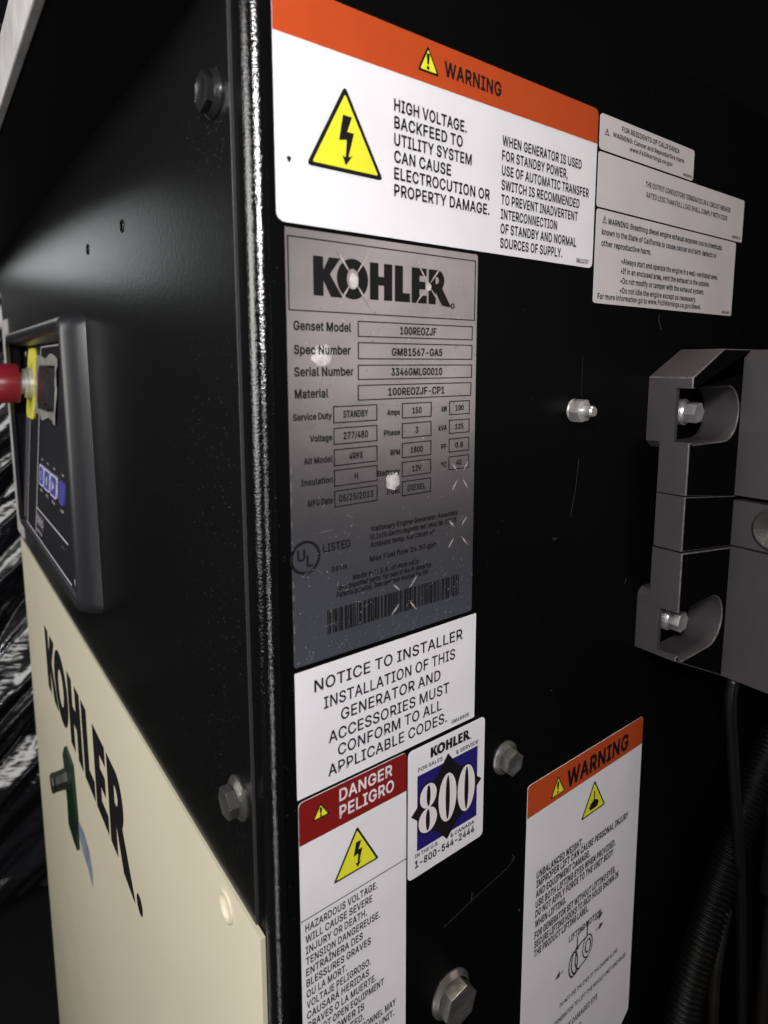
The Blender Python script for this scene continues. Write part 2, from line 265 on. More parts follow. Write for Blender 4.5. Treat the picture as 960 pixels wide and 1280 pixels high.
# ------------------------------------------------------------------ lettering
# letter outlines in hundredths of the cap height: advance, then closed loops x, y, x, y
OUTLINES = {
'A': (94, [[3,0,40,100,54,100,91,0,78,0,56,59,49,82,46,94,48,94,45,82,17,0],[22,28,22,39,73,39,73,28]]),
'B': (90, [[12,0,12,100,47,100,57,99,65,96,71,92,75,87,77,81,78,73,78,68,76,63,70,56,62,52,67,51,76,45,79,40,81,34,82,27,81,20,79,13,74,8,68,4,59,1,48,0],[24,11,48,11,58,12,65,16,69,21,70,27,69,32,67,36,64,40,60,43,55,45,24,45],[24,56,47,56,57,58,64,64,66,73,65,79,61,84,56,88,47,89,24,89]]),
'C': (100, [[53,-1,40,0,30,5,21,12,14,23,9,35,8,50,9,65,14,77,21,87,30,95,40,100,53,101,60,101,67,99,79,93,84,88,88,82,91,76,93,68,80,68,79,73,77,78,66,87,53,90,44,88,36,85,30,79,25,72,21,62,20,50,21,38,25,28,30,21,36,15,44,12,53,10,66,13,77,22,79,27,80,32,93,32,91,24,88,18,84,12,79,7,67,1,60,-1]]),
'D': (99, [[43,0,19,0,19,11,42,11,53,12,62,16,70,22,74,29,77,39,78,50,77,61,75,71,70,79,63,84,54,88,43,89,18,89,18,100,44,100,58,99,69,94,78,87,85,77,89,65,91,50,89,36,85,23,78,13,69,6,57,2],[24,100,24,0,12,0,12,100]]),
'E': (82, [[12,0,12,100,73,100,73,89,24,89,24,56,70,56,70,45,24,45,24,11,74,11,74,0]]),
'F': (81, [[12,0,12,100,73,100,73,89,24,89,24,55,68,55,68,43,24,43,24,0]]),
'G': (102, [[53,-1,40,0,29,5,20,13,14,23,9,35,8,50,9,65,14,77,20,87,29,95,40,100,52,101,60,101,67,99,73,96,79,92,84,87,88,82,91,76,93,69,80,69,76,77,70,84,62,88,52,90,44,88,36,85,30,79,25,72,21,62,20,50,21,38,25,28,30,21,36,15,44,12,53,10,61,11,68,14,74,18,78,24,81,31,82,40,85,39,56,39,56,50,94,50,94,39,93,28,89,18,82,10,74,4,64,0]]),
'H': (102, [[12,0,12,100,24,100,24,57,77,57,77,100,90,100,90,0,77,0,77,46,24,46,24,0]]),
'I': (59, [[6,0,6,11,23,11,23,89,6,89,6,100,53,100,53,89,36,89,36,11,53,11,53,0]]),
'J': (78, [[36,-1,24,1,15,6,9,16,7,29,7,34,19,34,19,29,20,20,24,15,29,11,36,10,43,11,49,15,52,20,53,29,53,100,66,100,66,29,64,16,58,6,48,1]]),
'K': (92, [[21,29,21,42,34,60,42,68,71,100,88,100,45,54],[12,0,12,100,24,100,24,0],[73,0,37,51,45,61,88,0]]),
'L': (77, [[12,0,12,100,24,100,24,11,71,11,71,0]]),
'M': (123, [[12,0,12,100,30,100,54,37,58,28,63,10,60,10,64,20,69,37,94,100,112,100,112,0,99,0,99,81,100,86,100,90,101,90,99,85,98,80,96,76,95,71,93,67,90,57,67,0,56,0,33,57,30,67,28,71,25,80,24,85,22,90,23,90,23,86,24,82,24,0]]),
'N': (103, [[12,0,12,100,27,100,67,36,74,26,76,21,79,16,81,11,80,11,79,16,79,26,78,31,78,100,91,100,91,0,76,0,40,57,37,61,25,81,21,89,23,89,24,82,24,64,25,0]]),
'O': (105, [[52,-1,40,0,30,5,21,12,14,23,9,35,8,50,9,65,14,77,21,87,30,95,40,100,52,101,65,100,75,95,84,87,91,77,95,65,97,50,95,35,91,23,84,12,75,5,65,0],[52,10,61,12,69,15,75,21,80,28,83,38,85,50,83,62,80,72,75,79,69,85,61,88,52,90,44,88,36,85,30,79,25,72,21,62,20,50,21,38,25,28,30,21,36,15,44,12]]),
'P': (87, [[12,0,12,100,46,100,57,99,65,96,72,91,77,84,79,77,80,68,79,60,77,52,72,46,65,41,57,38,46,37,21,37,21,48,53,48,58,50,63,54,67,63,68,68,67,74,63,83,58,86,53,88,46,89,24,89,24,0]]),
'Q': (105, [[48,31,61,31,73,17,75,13,92,-9,79,-9],[52,-1,40,0,30,5,21,12,14,23,9,35,8,50,9,65,14,77,21,87,30,95,40,100,52,101,65,100,75,95,84,87,91,77,95,65,97,50,95,35,91,23,84,12,75,5,65,0],[52,10,61,12,69,15,75,21,80,28,83,38,85,50,83,62,80,72,75,79,69,85,61,88,52,90,44,88,36,85,30,79,25,72,21,62,20,50,21,38,25,28,30,21,36,15,44,12]]),
'R': (88, [[12,0,12,100,46,100,57,99,65,96,72,91,77,85,80,78,80,61,77,53,72,47,65,43,57,40,46,39,19,39,19,50,46,50,59,52,63,55,66,59,68,69,66,80,63,83,58,86,53,88,46,89,24,89,24,0],[69,0,45,45,60,45,84,0]]),
'S': (88, [[44,-2,34,-1,25,2,18,6,13,12,9,19,8,27,21,27,22,22,24,17,28,14,38,10,50,10,61,14,65,18,67,22,68,27,67,32,62,38,48,44,36,47,25,51,17,57,12,64,10,73,11,81,15,88,20,94,27,98,35,100,45,101,54,100,62,98,69,94,74,88,77,82,79,74,66,74,64,81,59,86,53,89,44,90,38,90,29,86,25,82,23,78,23,69,29,63,66,50,71,47,74,43,78,39,80,34,80,27,79,19,76,12,71,7,64,2,55,-1]]),
'T': (88, [[6,89,6,100,82,100,82,89,50,89,50,0,38,0,38,89]]),
'U': (102, [[51,-2,40,0,30,3,22,9,17,16,13,24,12,34,12,100,24,100,24,35,25,28,28,22,32,17,37,13,43,11,51,10,59,11,65,13,70,17,74,22,76,28,77,35,77,100,90,100,90,34,89,24,85,16,79,9,71,3,62,0]]),
'V': (94, [[40,0,3,100,17,100,38,41,40,35,42,27,49,6,46,6,50,18,52,27,57,41,78,100,91,100,55,0]]),
'W': (135, [[30,0,3,100,16,100,32,39,34,29,36,24,39,8,37,8,40,24,42,29,44,39,60,100,75,100,91,39,94,24,96,18,98,8,96,8,100,29,102,34,103,39,119,100,132,100,104,0,90,0,72,63,71,70,69,77,68,85,66,93,69,93,67,85,66,78,62,63,45,0]]),
'X': (93, [[4,0,43,56,43,46,6,100,20,100,38,75,48,57,46,57,59,79,73,100,88,100,51,47,51,56,90,0,75,0,57,25,45,45,48,45,41,33,38,29,36,25,18,0]]),
'Y': (93, [[40,0,40,41,3,100,18,100,38,68,44,57,49,45,44,45,47,52,49,58,55,68,75,100,89,100,53,41,53,0]]),
'Z': (86, [[8,0,8,9,54,76,60,85,64,89,67,93,68,89,8,89,8,100,78,100,78,91,33,25,26,16,23,11,19,7,18,11,79,11,79,0]]),
'a': (77, [[31,-2,25,-1,19,1,13,4,9,9,7,14,6,21,8,32,15,38,20,40,46,45,50,45,54,48,54,55,50,61,43,65,34,65,29,63,21,57,20,54,8,57,11,63,15,68,26,74,38,76,42,75,47,75,56,71,60,68,63,63,65,57,66,49,66,0,54,0,54,10,50,5,46,2,42,0],[33,9,40,10,45,12,52,18,54,23,54,37,23,30,20,27,18,21,20,14,22,12,29,9]]),
'b': (83, [[45,-2,39,-1,30,3,22,12,22,0,10,0,10,100,22,100,22,63,30,71,39,75,45,76,54,74,62,71,68,65,73,58,76,48,77,37,76,26,73,17,68,9,62,3,54,0],[43,9,50,10,55,13,59,17,62,23,64,30,64,45,62,51,59,57,55,61,50,64,43,65,37,64,32,61,28,57,25,52,23,45,22,37,23,29,25,23,28,17,32,13,37,10]]),
'c': (78, [[41,-2,31,0,23,3,16,9,11,17,8,26,7,37,8,48,11,57,16,65,23,71,31,74,41,76,51,74,60,70,64,67,67,63,71,54,60,51,34,64,29,61,24,56,21,51,19,37,21,23,24,17,29,13,34,10,51,11,60,23,71,20,70,15,64,7,60,4,51,0]]),
'd': (83, [[38,-2,30,0,22,3,16,9,11,17,8,26,7,37,8,48,11,58,16,65,22,71,30,74,38,76,45,75,54,71,61,63,61,100,73,100,73,0,61,0,61,12,59,9,50,1,45,-1],[40,9,46,10,52,13,56,17,59,23,61,29,61,45,59,52,56,57,52,61,47,64,40,65,34,64,28,61,24,57,21,51,19,37,21,23,24,17,29,13,34,10]]),
'e': (79, [[42,-2,32,0,23,3,16,9,11,17,8,26,7,37,8,48,11,57,16,65,23,71,31,74,40,76,52,74,58,71,63,67,67,62,70,55,72,48,73,38,73,33,15,33,15,43,66,43,61,40,59,53,56,58,52,62,47,64,40,65,34,64,29,62,25,58,21,53,19,47,19,35,20,27,22,21,25,16,30,12,35,10,42,9,46,9,50,10,56,14,60,21,72,18,69,12,66,8,61,4,56,1,49,-1]]),
'f': (50, [[45,75,45,64,1,64,1,75],[16,0,16,85,17,91,19,96,22,99,27,102,32,104,48,102,45,92,34,92,30,90,28,87,28,0]]),
'g': (84, [[41,-30,33,-29,26,-27,21,-25,16,-22,10,-14,20,-8,24,-13,30,-17,35,-19,41,-19,49,-18,55,-15,60,-9,61,-1,61,13,50,3,45,1,38,1,30,2,22,5,16,11,11,18,8,27,7,38,8,48,11,58,16,65,22,71,30,74,39,76,45,75,54,71,60,63,62,63,62,75,73,75,73,-2,72,-11,69,-18,64,-23,57,-27,49,-29],[47,12,52,15,56,19,59,24,61,30,61,45,59,52,56,57,52,61,47,64,40,65,34,64,29,61,24,57,21,52,19,38,21,24,24,19,29,15,34,12]]),
'h': (81, [[22,45,22,0,10,0,10,100,22,100,22,57,20,57,24,65,30,71,37,74,45,76,52,75,63,69,67,63,69,56,70,47,70,0,58,0,58,46,57,54,54,60,48,63,41,65,36,64,28,60,25,56,23,51]]),
'i': (33, [[10,0,10,75,22,75,22,0],[16,87,11,89,8,95,11,101,16,103,22,101,25,95,22,89]]),
'j': (33, [[10,75,22,75,22,-12,20,-18,17,-22,13,-25,7,-27,-2,-28,-2,-17,5,-16,8,-14,10,-11],[16,87,11,89,8,95,11,101,16,103,22,101,25,95,22,89]]),
'k': (75, [[22,27,22,42,24,42,56,75,71,75,36,39,35,39],[10,0,10,100,22,100,22,0],[58,0,29,37,38,45,73,0]]),
'l': (37, [[20,1,15,4,11,9,10,17,10,100,22,100,22,19,24,12,33,11,36,1]]),
'm': (120, [[10,0,10,75,22,75,22,58,21,58,23,64,26,68,34,74,43,76,51,75,56,71,61,65,63,58,61,58,63,63,66,67,70,71,75,74,86,76,92,75,98,73,103,70,106,65,109,58,109,0,97,0,97,50,96,57,93,61,88,64,82,65,74,63,70,60,66,53,66,0,54,0,54,51,53,57,50,61,45,64,39,65,31,63,27,60,25,57,23,52,22,47,22,0]]),
'n': (81, [[22,45,22,0,10,0,10,75,22,75,22,57,20,57,24,65,30,71,37,74,45,76,52,75,63,69,67,63,69,56,70,47,70,0,58,0,58,46,57,54,54,60,48,63,41,65,36,64,28,60,25,56,23,51]]),
'o': (82, [[41,-2,31,0,23,3,16,9,11,17,8,26,7,37,8,48,11,57,16,65,23,71,31,74,41,76,50,74,59,71,66,65,71,57,74,48,75,37,74,26,71,17,66,9,59,3,50,0],[41,9,48,10,53,13,57,17,60,23,62,30,63,37,62,44,60,51,57,56,53,61,48,64,41,65,34,64,29,61,24,56,21,51,19,37,21,23,24,17,29,13,34,10]]),
'p': (83, [[10,-28,10,75,22,75,22,63,30,71,39,75,45,76,54,74,62,71,68,65,73,58,76,48,77,37,76,26,73,17,68,9,62,3,54,0,45,-2,39,-1,30,3,22,12,22,-28],[43,9,50,10,55,13,59,17,62,23,64,30,64,45,62,51,59,57,55,61,50,64,43,65,37,64,32,61,28,57,25,52,23,45,22,37,23,29,25,23,28,17,32,13,37,10]]),
'q': (83, [[73,-28,61,-28,61,12,59,9,50,1,45,-1,38,-2,30,0,22,3,16,9,11,17,8,26,7,37,8,48,11,58,16,65,22,71,30,74,38,76,45,75,54,71,61,63,61,75,73,75],[40,9,46,10,52,13,56,17,59,23,61,29,61,45,59,52,56,57,52,61,47,64,40,65,34,64,28,61,24,57,21,51,19,37,21,23,24,17,29,13,34,10]]),
'r': (51, [[10,0,10,75,22,75,22,63,23,63,26,68,30,72,36,75,48,75,48,63,31,62,25,56,22,47,22,0]]),
's': (72, [[36,-2,28,-1,22,1,12,7,9,12,7,19,18,21,24,12,29,10,36,9,43,10,48,12,52,16,53,20,52,24,50,27,46,29,29,33,20,37,14,41,10,47,9,54,10,60,13,65,17,70,23,73,29,75,37,76,44,75,50,73,59,67,62,62,64,57,53,54,51,58,48,62,43,65,31,65,22,59,21,54,24,48,28,46,34,44,45,41,54,38,60,34,64,28,65,21,64,15,61,9,57,5,51,1,44,-1]]),
't': (45, [[40,75,40,64,1,64,1,75],[13,93,25,93,25,15,29,10,40,11,42,0,25,0,18,4,14,10,13,18]]),
'u': (81, [[36,-1,29,0,23,2,17,6,11,19,10,27,10,75,22,75,22,28,23,21,27,15,32,11,39,10,44,10,49,12,53,15,56,19,58,24,58,75,70,75,70,0,59,0,59,18,60,18,56,9,51,3,44,0]]),
'v': (77, [[32,0,3,75,17,75,32,30,35,24,39,10,40,4,36,4,44,30,60,75,73,75,44,0]]),
'w': (111, [[27,0,4,75,17,75,34,8,32,8,34,18,36,26,50,75,62,75,79,8,77,8,94,75,107,75,84,0,72,0,63,34,61,39,60,44,58,50,56,61,54,66,57,66,56,61,54,55,52,44,50,39,49,34,39,0]]),
'x': (74, [[4,0,34,43,34,34,6,75,20,75,41,40,34,40,55,75,69,75,41,33,41,42,70,0,56,0,45,17,34,36,40,36,38,31,29,17,18,0]]),
'y': (77, [[9,-27,12,-17,17,-18,26,-15,30,-7,32,0,3,75,17,75,32,30,35,24,39,10,40,4,36,4,44,30,60,75,73,75,40,-11,38,-17,35,-21,27,-27,18,-29]]),
'z': (75, [[8,0,8,9,50,63,9,63,9,75,65,75,65,65,25,12,25,11,67,11,67,0]]),
'0': (89, [[45,-1,34,0,26,5,19,12,14,22,10,35,9,50,10,65,14,78,19,88,26,95,34,100,45,101,55,100,63,95,70,88,76,78,79,65,80,50,79,35,76,22,70,12,64,5,55,0],[45,10,51,11,57,14,62,20,65,28,67,38,68,50,67,62,65,72,62,80,57,86,51,89,45,90,38,89,32,86,28,80,24,72,22,62,21,50,22,38,24,28,28,20,32,14,38,11]]),
'1': (89, [[15,0,15,11,77,11,77,0],[54,100,54,0,42,0,42,88,41,88,17,70,17,84,39,100]]),
'2': (89, [[13,0,13,9,46,45,55,56,59,60,61,64,63,73,62,78,58,86,49,90,39,90,34,88,30,85,27,81,25,71,13,71,14,80,17,87,22,93,28,98,36,100,44,101,53,100,60,98,66,93,71,88,74,81,75,73,73,62,66,51,52,35,30,12,30,11,77,11,77,0]]),
'3': (89, [[43,-1,34,-1,26,2,19,6,14,11,10,18,9,26,21,26,25,17,28,14,37,10,49,10,54,12,62,18,64,23,65,28,64,34,62,39,59,43,54,46,48,48,40,49,31,49,31,59,57,88,57,89,14,89,14,100,73,100,73,91,42,55,42,57,52,57,61,54,68,50,73,44,76,37,77,28,76,20,73,13,68,7,61,2,52,0]]),
'4': (89, [[8,21,8,31,49,100,61,100,21,33,21,32,81,32,81,21],[55,0,55,62,67,62,67,0]]),
'5': (89, [[43,-1,35,0,28,2,21,6,16,12,13,18,12,26,24,26,25,21,27,17,30,14,39,10,43,10,49,11,54,13,59,16,62,21,64,26,64,38,62,43,58,48,54,52,49,54,38,54,33,53,29,51,25,48,13,50,19,100,72,100,72,89,30,89,26,59,30,62,35,64,45,66,52,65,58,63,63,60,68,56,72,51,76,39,77,32,76,23,73,15,67,8,61,3,53,0]]),
'6': (89, [[44,-1,36,0,28,3,22,8,17,15,14,23,12,32,13,39,16,47,20,56,27,67,50,100,63,100,30,51,32,57,46,62,55,61,62,58,68,53,73,47,75,40,76,31,75,22,72,14,67,8,61,3,53,0],[50,10,55,12,59,16,62,20,64,25,64,37,62,42,59,46,55,49,50,51,44,52,39,51,34,49,30,46,27,42,25,37,25,25,27,20,30,16,34,12,39,10]]),
'7': (89, [[19,0,64,88,64,89,12,89,12,100,77,100,77,88,32,0]]),
'8': (89, [[44,-1,35,0,27,2,20,7,15,12,11,19,10,27,11,33,13,38,16,43,20,47,25,50,30,52,23,55,18,61,15,67,14,75,15,82,18,88,22,94,29,98,36,100,44,101,53,100,60,98,66,94,71,88,74,82,75,75,74,67,71,61,66,55,59,52,64,50,69,47,73,43,76,38,78,33,79,27,78,19,74,12,69,7,62,2,54,0],[51,10,60,14,66,22,66,27,65,32,63,37,60,41,56,44,50,46,39,46,33,44,29,41,23,32,23,22,25,18,29,14,38,10],[49,57,54,59,58,62,62,69,63,74,62,79,58,86,50,90,39,90,31,86,28,83,26,74,28,65,35,59,39,57]]),
'9': (89, [[44,101,53,100,61,97,67,92,72,85,75,77,76,68,76,61,73,53,69,44,62,33,39,0,26,0,59,49,57,43,54,41,43,38,34,39,27,42,21,47,16,53,13,60,12,69,14,78,17,86,22,92,28,97,36,100],[39,90,34,88,30,84,27,80,25,75,25,63,27,58,30,54,34,51,39,49,44,48,50,49,55,51,59,54,62,58,64,63,64,75,62,80,59,84,55,88,50,90]]),
'.': (37, [[19,-1,15,0,12,2,10,5,10,12,15,16,19,17,27,12,28,8,25,2]]),
',': (37, [[7,-23,13,14,27,14,17,-23]]),
':': (37, [[19,-1,15,0,12,2,10,5,10,12,15,16,19,17,27,12,28,8,25,2],[19,53,15,54,12,56,10,59,10,66,12,69,19,71,25,69,27,66,28,62,25,56]]),
'-': (89, [[66,48,66,37,22,37,22,48]]),
'/': (49, [[46,105,14,-15,3,-15,35,105]]),
'&': (88, [[39,-1,30,0,22,2,15,7,11,12,8,19,7,26,7,32,9,37,12,42,28,55,42,66,47,69,51,76,51,84,44,90,40,91,30,87,27,82,27,75,33,64,36,60,40,56,86,0,72,0,34,46,28,52,24,58,20,63,17,68,15,73,15,78,16,85,18,90,22,95,26,98,32,100,39,101,46,100,52,98,57,95,61,90,63,85,64,79,62,71,60,67,30,43,25,38,22,34,20,30,19,26,21,17,28,11,38,9,44,10,55,15,59,19,63,24,66,30,68,37,69,44,80,44,80,35,78,28,76,23,73,18,60,5,53,1,46,-1]]),
'Î': (59, [[6,0,6,11,23,11,23,89,6,89,6,100,53,100,53,89,36,89,36,11,53,11,53,0],[20,111,8,111,8,112,24,129,35,129,51,112,51,111,39,111,30,123]]),
'Á': (94, [[3,0,40,100,54,100,91,0,78,0,56,59,49,82,46,94,48,94,45,82,17,0],[22,28,22,39,73,39,73,28],[42,110,51,129,65,129,52,110]]),
'•': (76, [[38,18,33,19,27,21,23,24,17,34,17,45,20,51,23,55,27,58,33,60,38,61,44,60,49,58,53,55,57,51,59,45,60,40,59,34,57,29,53,24,49,21,44,19]]),
'°': (62, [[25,56,15,62,9,72,8,78,9,84,12,90,15,94,20,98,25,100,31,101,37,100,42,98,47,94,51,90,53,84,54,78,53,72,51,67,47,62,37,56],[40,69,44,78,40,87,31,91,22,87,22,69]]),
}
def area2(p): return sum(a[0] * b[1] - b[0] * a[1] for a, b in zip(p, p[1:] + p[:1])) / 2
def inside(q, p):
    r = False
    for a, b in zip(p, p[1:] + p[:1]):
        if (a[1] > q[1]) != (b[1] > q[1]) and q[0] < (b[0] - a[0]) * (q[1] - a[1]) / (b[1] - a[1]) + a[0]: r = not r
    return r
GLYPHS = {}
def glyph(c, wt):
    if (c, wt) in GLYPHS: return GLYPHS[(c, wt)]
    adv, loops = OUTLINES[c]; polys = [[(q[i] / 100, q[i + 1] / 100) for i in range(0, len(q), 2)] for q in loops]
    outer = [p for p in polys if not any(p is not o_ and inside(p[0], o_) for o_ in polys)]; vv = []; tt = []
    for p in outer:
        grp = [p if area2(p) > 0 else p[::-1]] + [(h if area2(h) < 0 else h[::-1]) for h in polys if h is not p and inside(h[0], p)]
        n_ = len(vv); vv += [x for g_ in grp for x in g_]
        tt += [tuple(n_ + i for i in t) for t in tessellate_polygon([[Vector((u, v, 0)) for u, v in g_] for g_ in grp])]
    if wt > 0:                                             # heavier weight: a band along every outline edge
        for p in polys:
            for bi, (a, b) in enumerate(zip(p, p[1:] + p[:1])):
                a = Vector(a); b = Vector(b); d = b - a
                if d.length < 1e-6: continue
                d.normalize(); e = d * wt * .55; n = Vector((-d.y, d.x)) * wt; n_ = len(vv)
                ly = (1 + bi % 5,); vv += [tuple(a - e + n) + ly, tuple(a - e - n) + ly, tuple(b + e - n) + ly, tuple(b + e + n) + ly]; tt += [(n_, n_ + 1, n_ + 2), (n_, n_ + 2, n_ + 3)]
    GLYPHS[(c, wt)] = (adv / 100 + wt * 1.5, vv, tt); return GLYPHS[(c, wt)]
class Ink:
    """flat print collected as triangles on one plane"""
    def __init__(s, mp, h): s.mp = mp; s.h = h; s.v = []; s.f = []
    def poly(s, pts, holes=()):
        polys = [list(pts)] + [list(x) for x in holes]; flat = [p for q in polys for p in q]; k = len(s.v)
        s.v += [s.mp(u, v, s.h) for u, v in flat]
        for t in tessellate_polygon([[Vector((u, v, 0)) for u, v in q] for q in polys]): s.f.append(tuple(k + i for i in t))
    def rect(s, a0, b0, a1, b1): s.poly([(a0, b0), (a1, b0), (a1, b1), (a0, b1)])
    def frame(s, a0, b0, a1, b1, t):
        s.rect(a0, b0, a1, b0 + t); s.rect(a0, b1 - t, a1, b1); s.rect(a0, b0 + t, a0 + t, b1 - t); s.rect(a1 - t, b0 + t, a1, b1 - t)
    def line(s, p, q, t):
        d = (Vector(q) - Vector(p)).normalized() * (t / 2); n = Vector((-d.y, d.x)); p = Vector(p); q = Vector(q)
        s.poly([p + n, p - n, q - n, q + n])
    def text(s, body, u0, u1, v, cap, wt=.042, slant=0.0):
        """baseline at v from u0 to u1 (u1 None: natural width)"""
        x = 0.0; items = []
        for c in body:
            if c == ' ': x += 0.36; continue
            adv, vs, ts = glyph(c, wt); items.append((x, vs, ts)); x += adv
        lo = min(i[0] + min(q[0] for q in i[1]) for i in items); hi = max(i[0] + max(q[0] for q in i[1]) for i in items)
        sx = cap if u1 is None else (u1 - u0) / (hi - lo)
        for x, vs, ts in items:
            k = len(s.v)
            s.v += [s.mp(u0 + (x + q[0] - lo) * sx + slant * q[1] * cap, v + q[1] * cap, s.h + (q[2] * .000012 if len(q) > 2 else 0)) for q in vs]
            s.f += [tuple(k + i for i in t) for t in ts]
    def done(s, name, m, parent, label=None):
        o = obj(name, s.v, s.f, m, parent, label=label)
        if name in ('printed_text', 'button_lettering'): o['kind'] = 'stuff'   # letters too small to pick apart
        return o
def jit(a): return a

# word mark: heavy letters, cap height 1, closely set
def wordmark(ink, u, v, h, sx=None, reg=True):
    sx = sx or h
    P = lambda pts: [(u + a * sx, v + b * h) for a, b in pts]
    ink.poly(P([(0, 0), (.31, 0), (.31, .40), (.55, -.01), (.93, -.01), (.52, .57), (.86, 1), (.50, 1), (.31, .66), (.31, 1), (0, 1)]))
    def oval(cx, cy, rx, ry, n=28): return [(cx + rx * math.cos(2 * math.pi * k / n), cy + ry * math.sin(2 * math.pi * k / n)) for k in range(n)]
    ink.poly(P(oval(1.27, .5, .525, .535)), [P(oval(1.27, .5, .20, .27))])
    ink.poly(P([(1.86, 0), (2.16, 0), (2.16, .40), (2.36, .40), (2.36, 0), (2.66, 0), (2.66, 1), (2.36, 1), (2.36, .64), (2.16, .64), (2.16, 1), (1.86, 1)]))
    ink.poly(P([(2.76, 0), (3.33, 0), (3.33, .25), (3.06, .25), (3.06, 1), (2.76, 1)]))
    ink.poly(P([(3.40, 0), (3.99, 0), (3.99, .23), (3.70, .23), (3.70, .40), (3.93, .40), (3.93, .62), (3.70, .62), (3.70, .78), (3.98, .78), (3.98, 1), (3.40, 1)]))
    bowl = [(4.44 + .27 * math.cos(t), .70 + .30 * math.sin(t)) for t in [math.radians(90 - 180 * k / 12) for k in range(13)]]
    inner = [(4.40 + .09 * math.cos(t), .70 + .10 * math.sin(t)) for t in [math.radians(90 - 180 * k / 8) for k in range(9)]]
    ink.poly(P([(4.07, 0), (4.36, 0), (4.36, .37), (4.58, -.02), (4.98, -.06), (4.98, -.01), (4.64, .46)] + bowl[::-1][3:] + [(4.07, 1)]),
             [P([(4.35, .60)] + inner[::-1] + [(4.35, .80)])])
    if reg:
        ink.poly(P(circle(5.08, -.01, .085, 14)), [P(circle(5.08, -.01, .045, 10))])

def tri_round(p, r=0.0012): 
    out = []; n = len(p)
    for i in range(n):
        a, b, c = Vector(p[i - 1]), Vector(p[i]), Vector(p[(i + 1) % n])
        d1 = (a - b).normalized(); d2 = (c - b).normalized()
        for t in (0, .5, 1): 
            q = b + d1 * r * (1 - t) + d2 * r * t
            if t == .5: q = b + (d1 + d2) * r * .28
            out.append((q.x, q.y))
    return out
def inset_tri(p, d):
    c = Vector((sum(a for a, b in p) / 3, sum(b for a, b in p) / 3)); A, B, C = [Vector(x) for x in p]
    per = (A - B).length + (B - C).length + (C - A).length; area2 = abs((B - A).x * (C - A).y - (B - A).y * (C - A).x)
    inr = area2 / per; k = (inr - d) / inr
    ic = (A * (B - C).length + B * (C - A).length + C * (A - B).length) / per
    return [tuple(ic + (x - ic) * k) for x in (A, B, C)]
def hazard(parent, mp, h, pts, rim, kind, label=None):
    """yellow triangle with a black border and a pictogram"""
    base = Ink(mp, h); base.poly(tri_round(pts, rim * 1.2)); o = base.done('warning_triangle', M['ink'], parent, label)
    y = Ink(mp, h + .00010); y.poly(tri_round(inset_tri(pts, rim), rim * .5)); y.done('yellow_field', M['yellow'], o) if o.parent is None or o.parent.parent is None else y.done('yellow_field', M['yellow'], parent)
    s = Ink(mp, h + .00020); (a, b), (c, d), (e, f) = pts; wd = abs(e - c); ht = b - (d + f) / 2; cx = a; z0 = (d + f) / 2
    Q = lambda q: [(cx + x * wd, z0 + z * ht) for x, z in q]
    if kind == 'bolt':
        s.poly(Q([(-.03, .66), (.085, .655), (.02, .475), (.11, .475), (.035, .19), (.085, .205), (0.0, .085), (-.045, .195), (.0, .18), (.015, .385), (-.085, .36)]))
    elif kind == 'bang':
        s.poly(Q([(-.075, .70), (.075, .70), (.04, .30), (-.04, .30)])); s.poly([(cx + x * wd * .065, z0 + ht * .18 + z * ht * .065) for x, z in circle(0, 0, 1, 12)])
    else:
        s.poly(Q([(-.01, .66), (.03, .66), (.03, .40), (.13, .36), (.20, .26), (.16, .14), (-.12, .13), (-.20, .22), (-.13, .33), (-.01, .40)]))
    s.done('pictogram', M['ink'], parent)
    return o

# ================================================================== THE CABINET
cab = empty('generator_cabinet', (0, 0, -1.10), 'black steel generator cabinet corner with cream lower panel and stickers on its right face', 'generator')

# right (front) sheet, wrapping round the corner with a bend radius
def corner_sheet():
    bm = bmesh.new(); r = .0065; t = []
    for k in range(9):
        a = math.radians(180 + 90 * k / 8); t.append((r + r * math.cos(a), r + r * math.sin(a)))
    return t
bend = corner_sheet()                                        # from (0, r) to (r, 0)
zs = [-1.10 + (0.178 + 1.10) * k / 60 for k in range(61)]
bm = bmesh.new(); prev = None
for z in zs:
    ring = [bm.verts.new((x, y, z)) for x, y in bend]
    if prev:
        for k in range(len(ring) - 1): bm.faces.new((prev[k], prev[k + 1], ring[k + 1], ring[k]))
    prev = ring
bmesh.ops.recalc_face_normals(bm, faces=bm.faces)
obj('corner_flange', box_bm(.0003, .0030, .0067, .060, -1.10, .178), None, M['front_black'], cab)
corner = obj('corner_post', bm, M['corner_black'], cab, smooth=True)
bm = plate_bm(FRONT, [(.0065, -1.10), (1.25, -1.10), (1.25, .178), (.0065, .178)], -.003, 0.0)
front = obj('front_panel', bm, M['front_black'], cab)
# top flange of the front sheet (a thin edge that catches a little light)
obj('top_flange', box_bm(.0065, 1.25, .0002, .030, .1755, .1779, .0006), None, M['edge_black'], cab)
obj('back_panel', box_bm(0.001, 1.25, .8285, .8300, -1.10, .145), None, M['cover_dark'], cab)

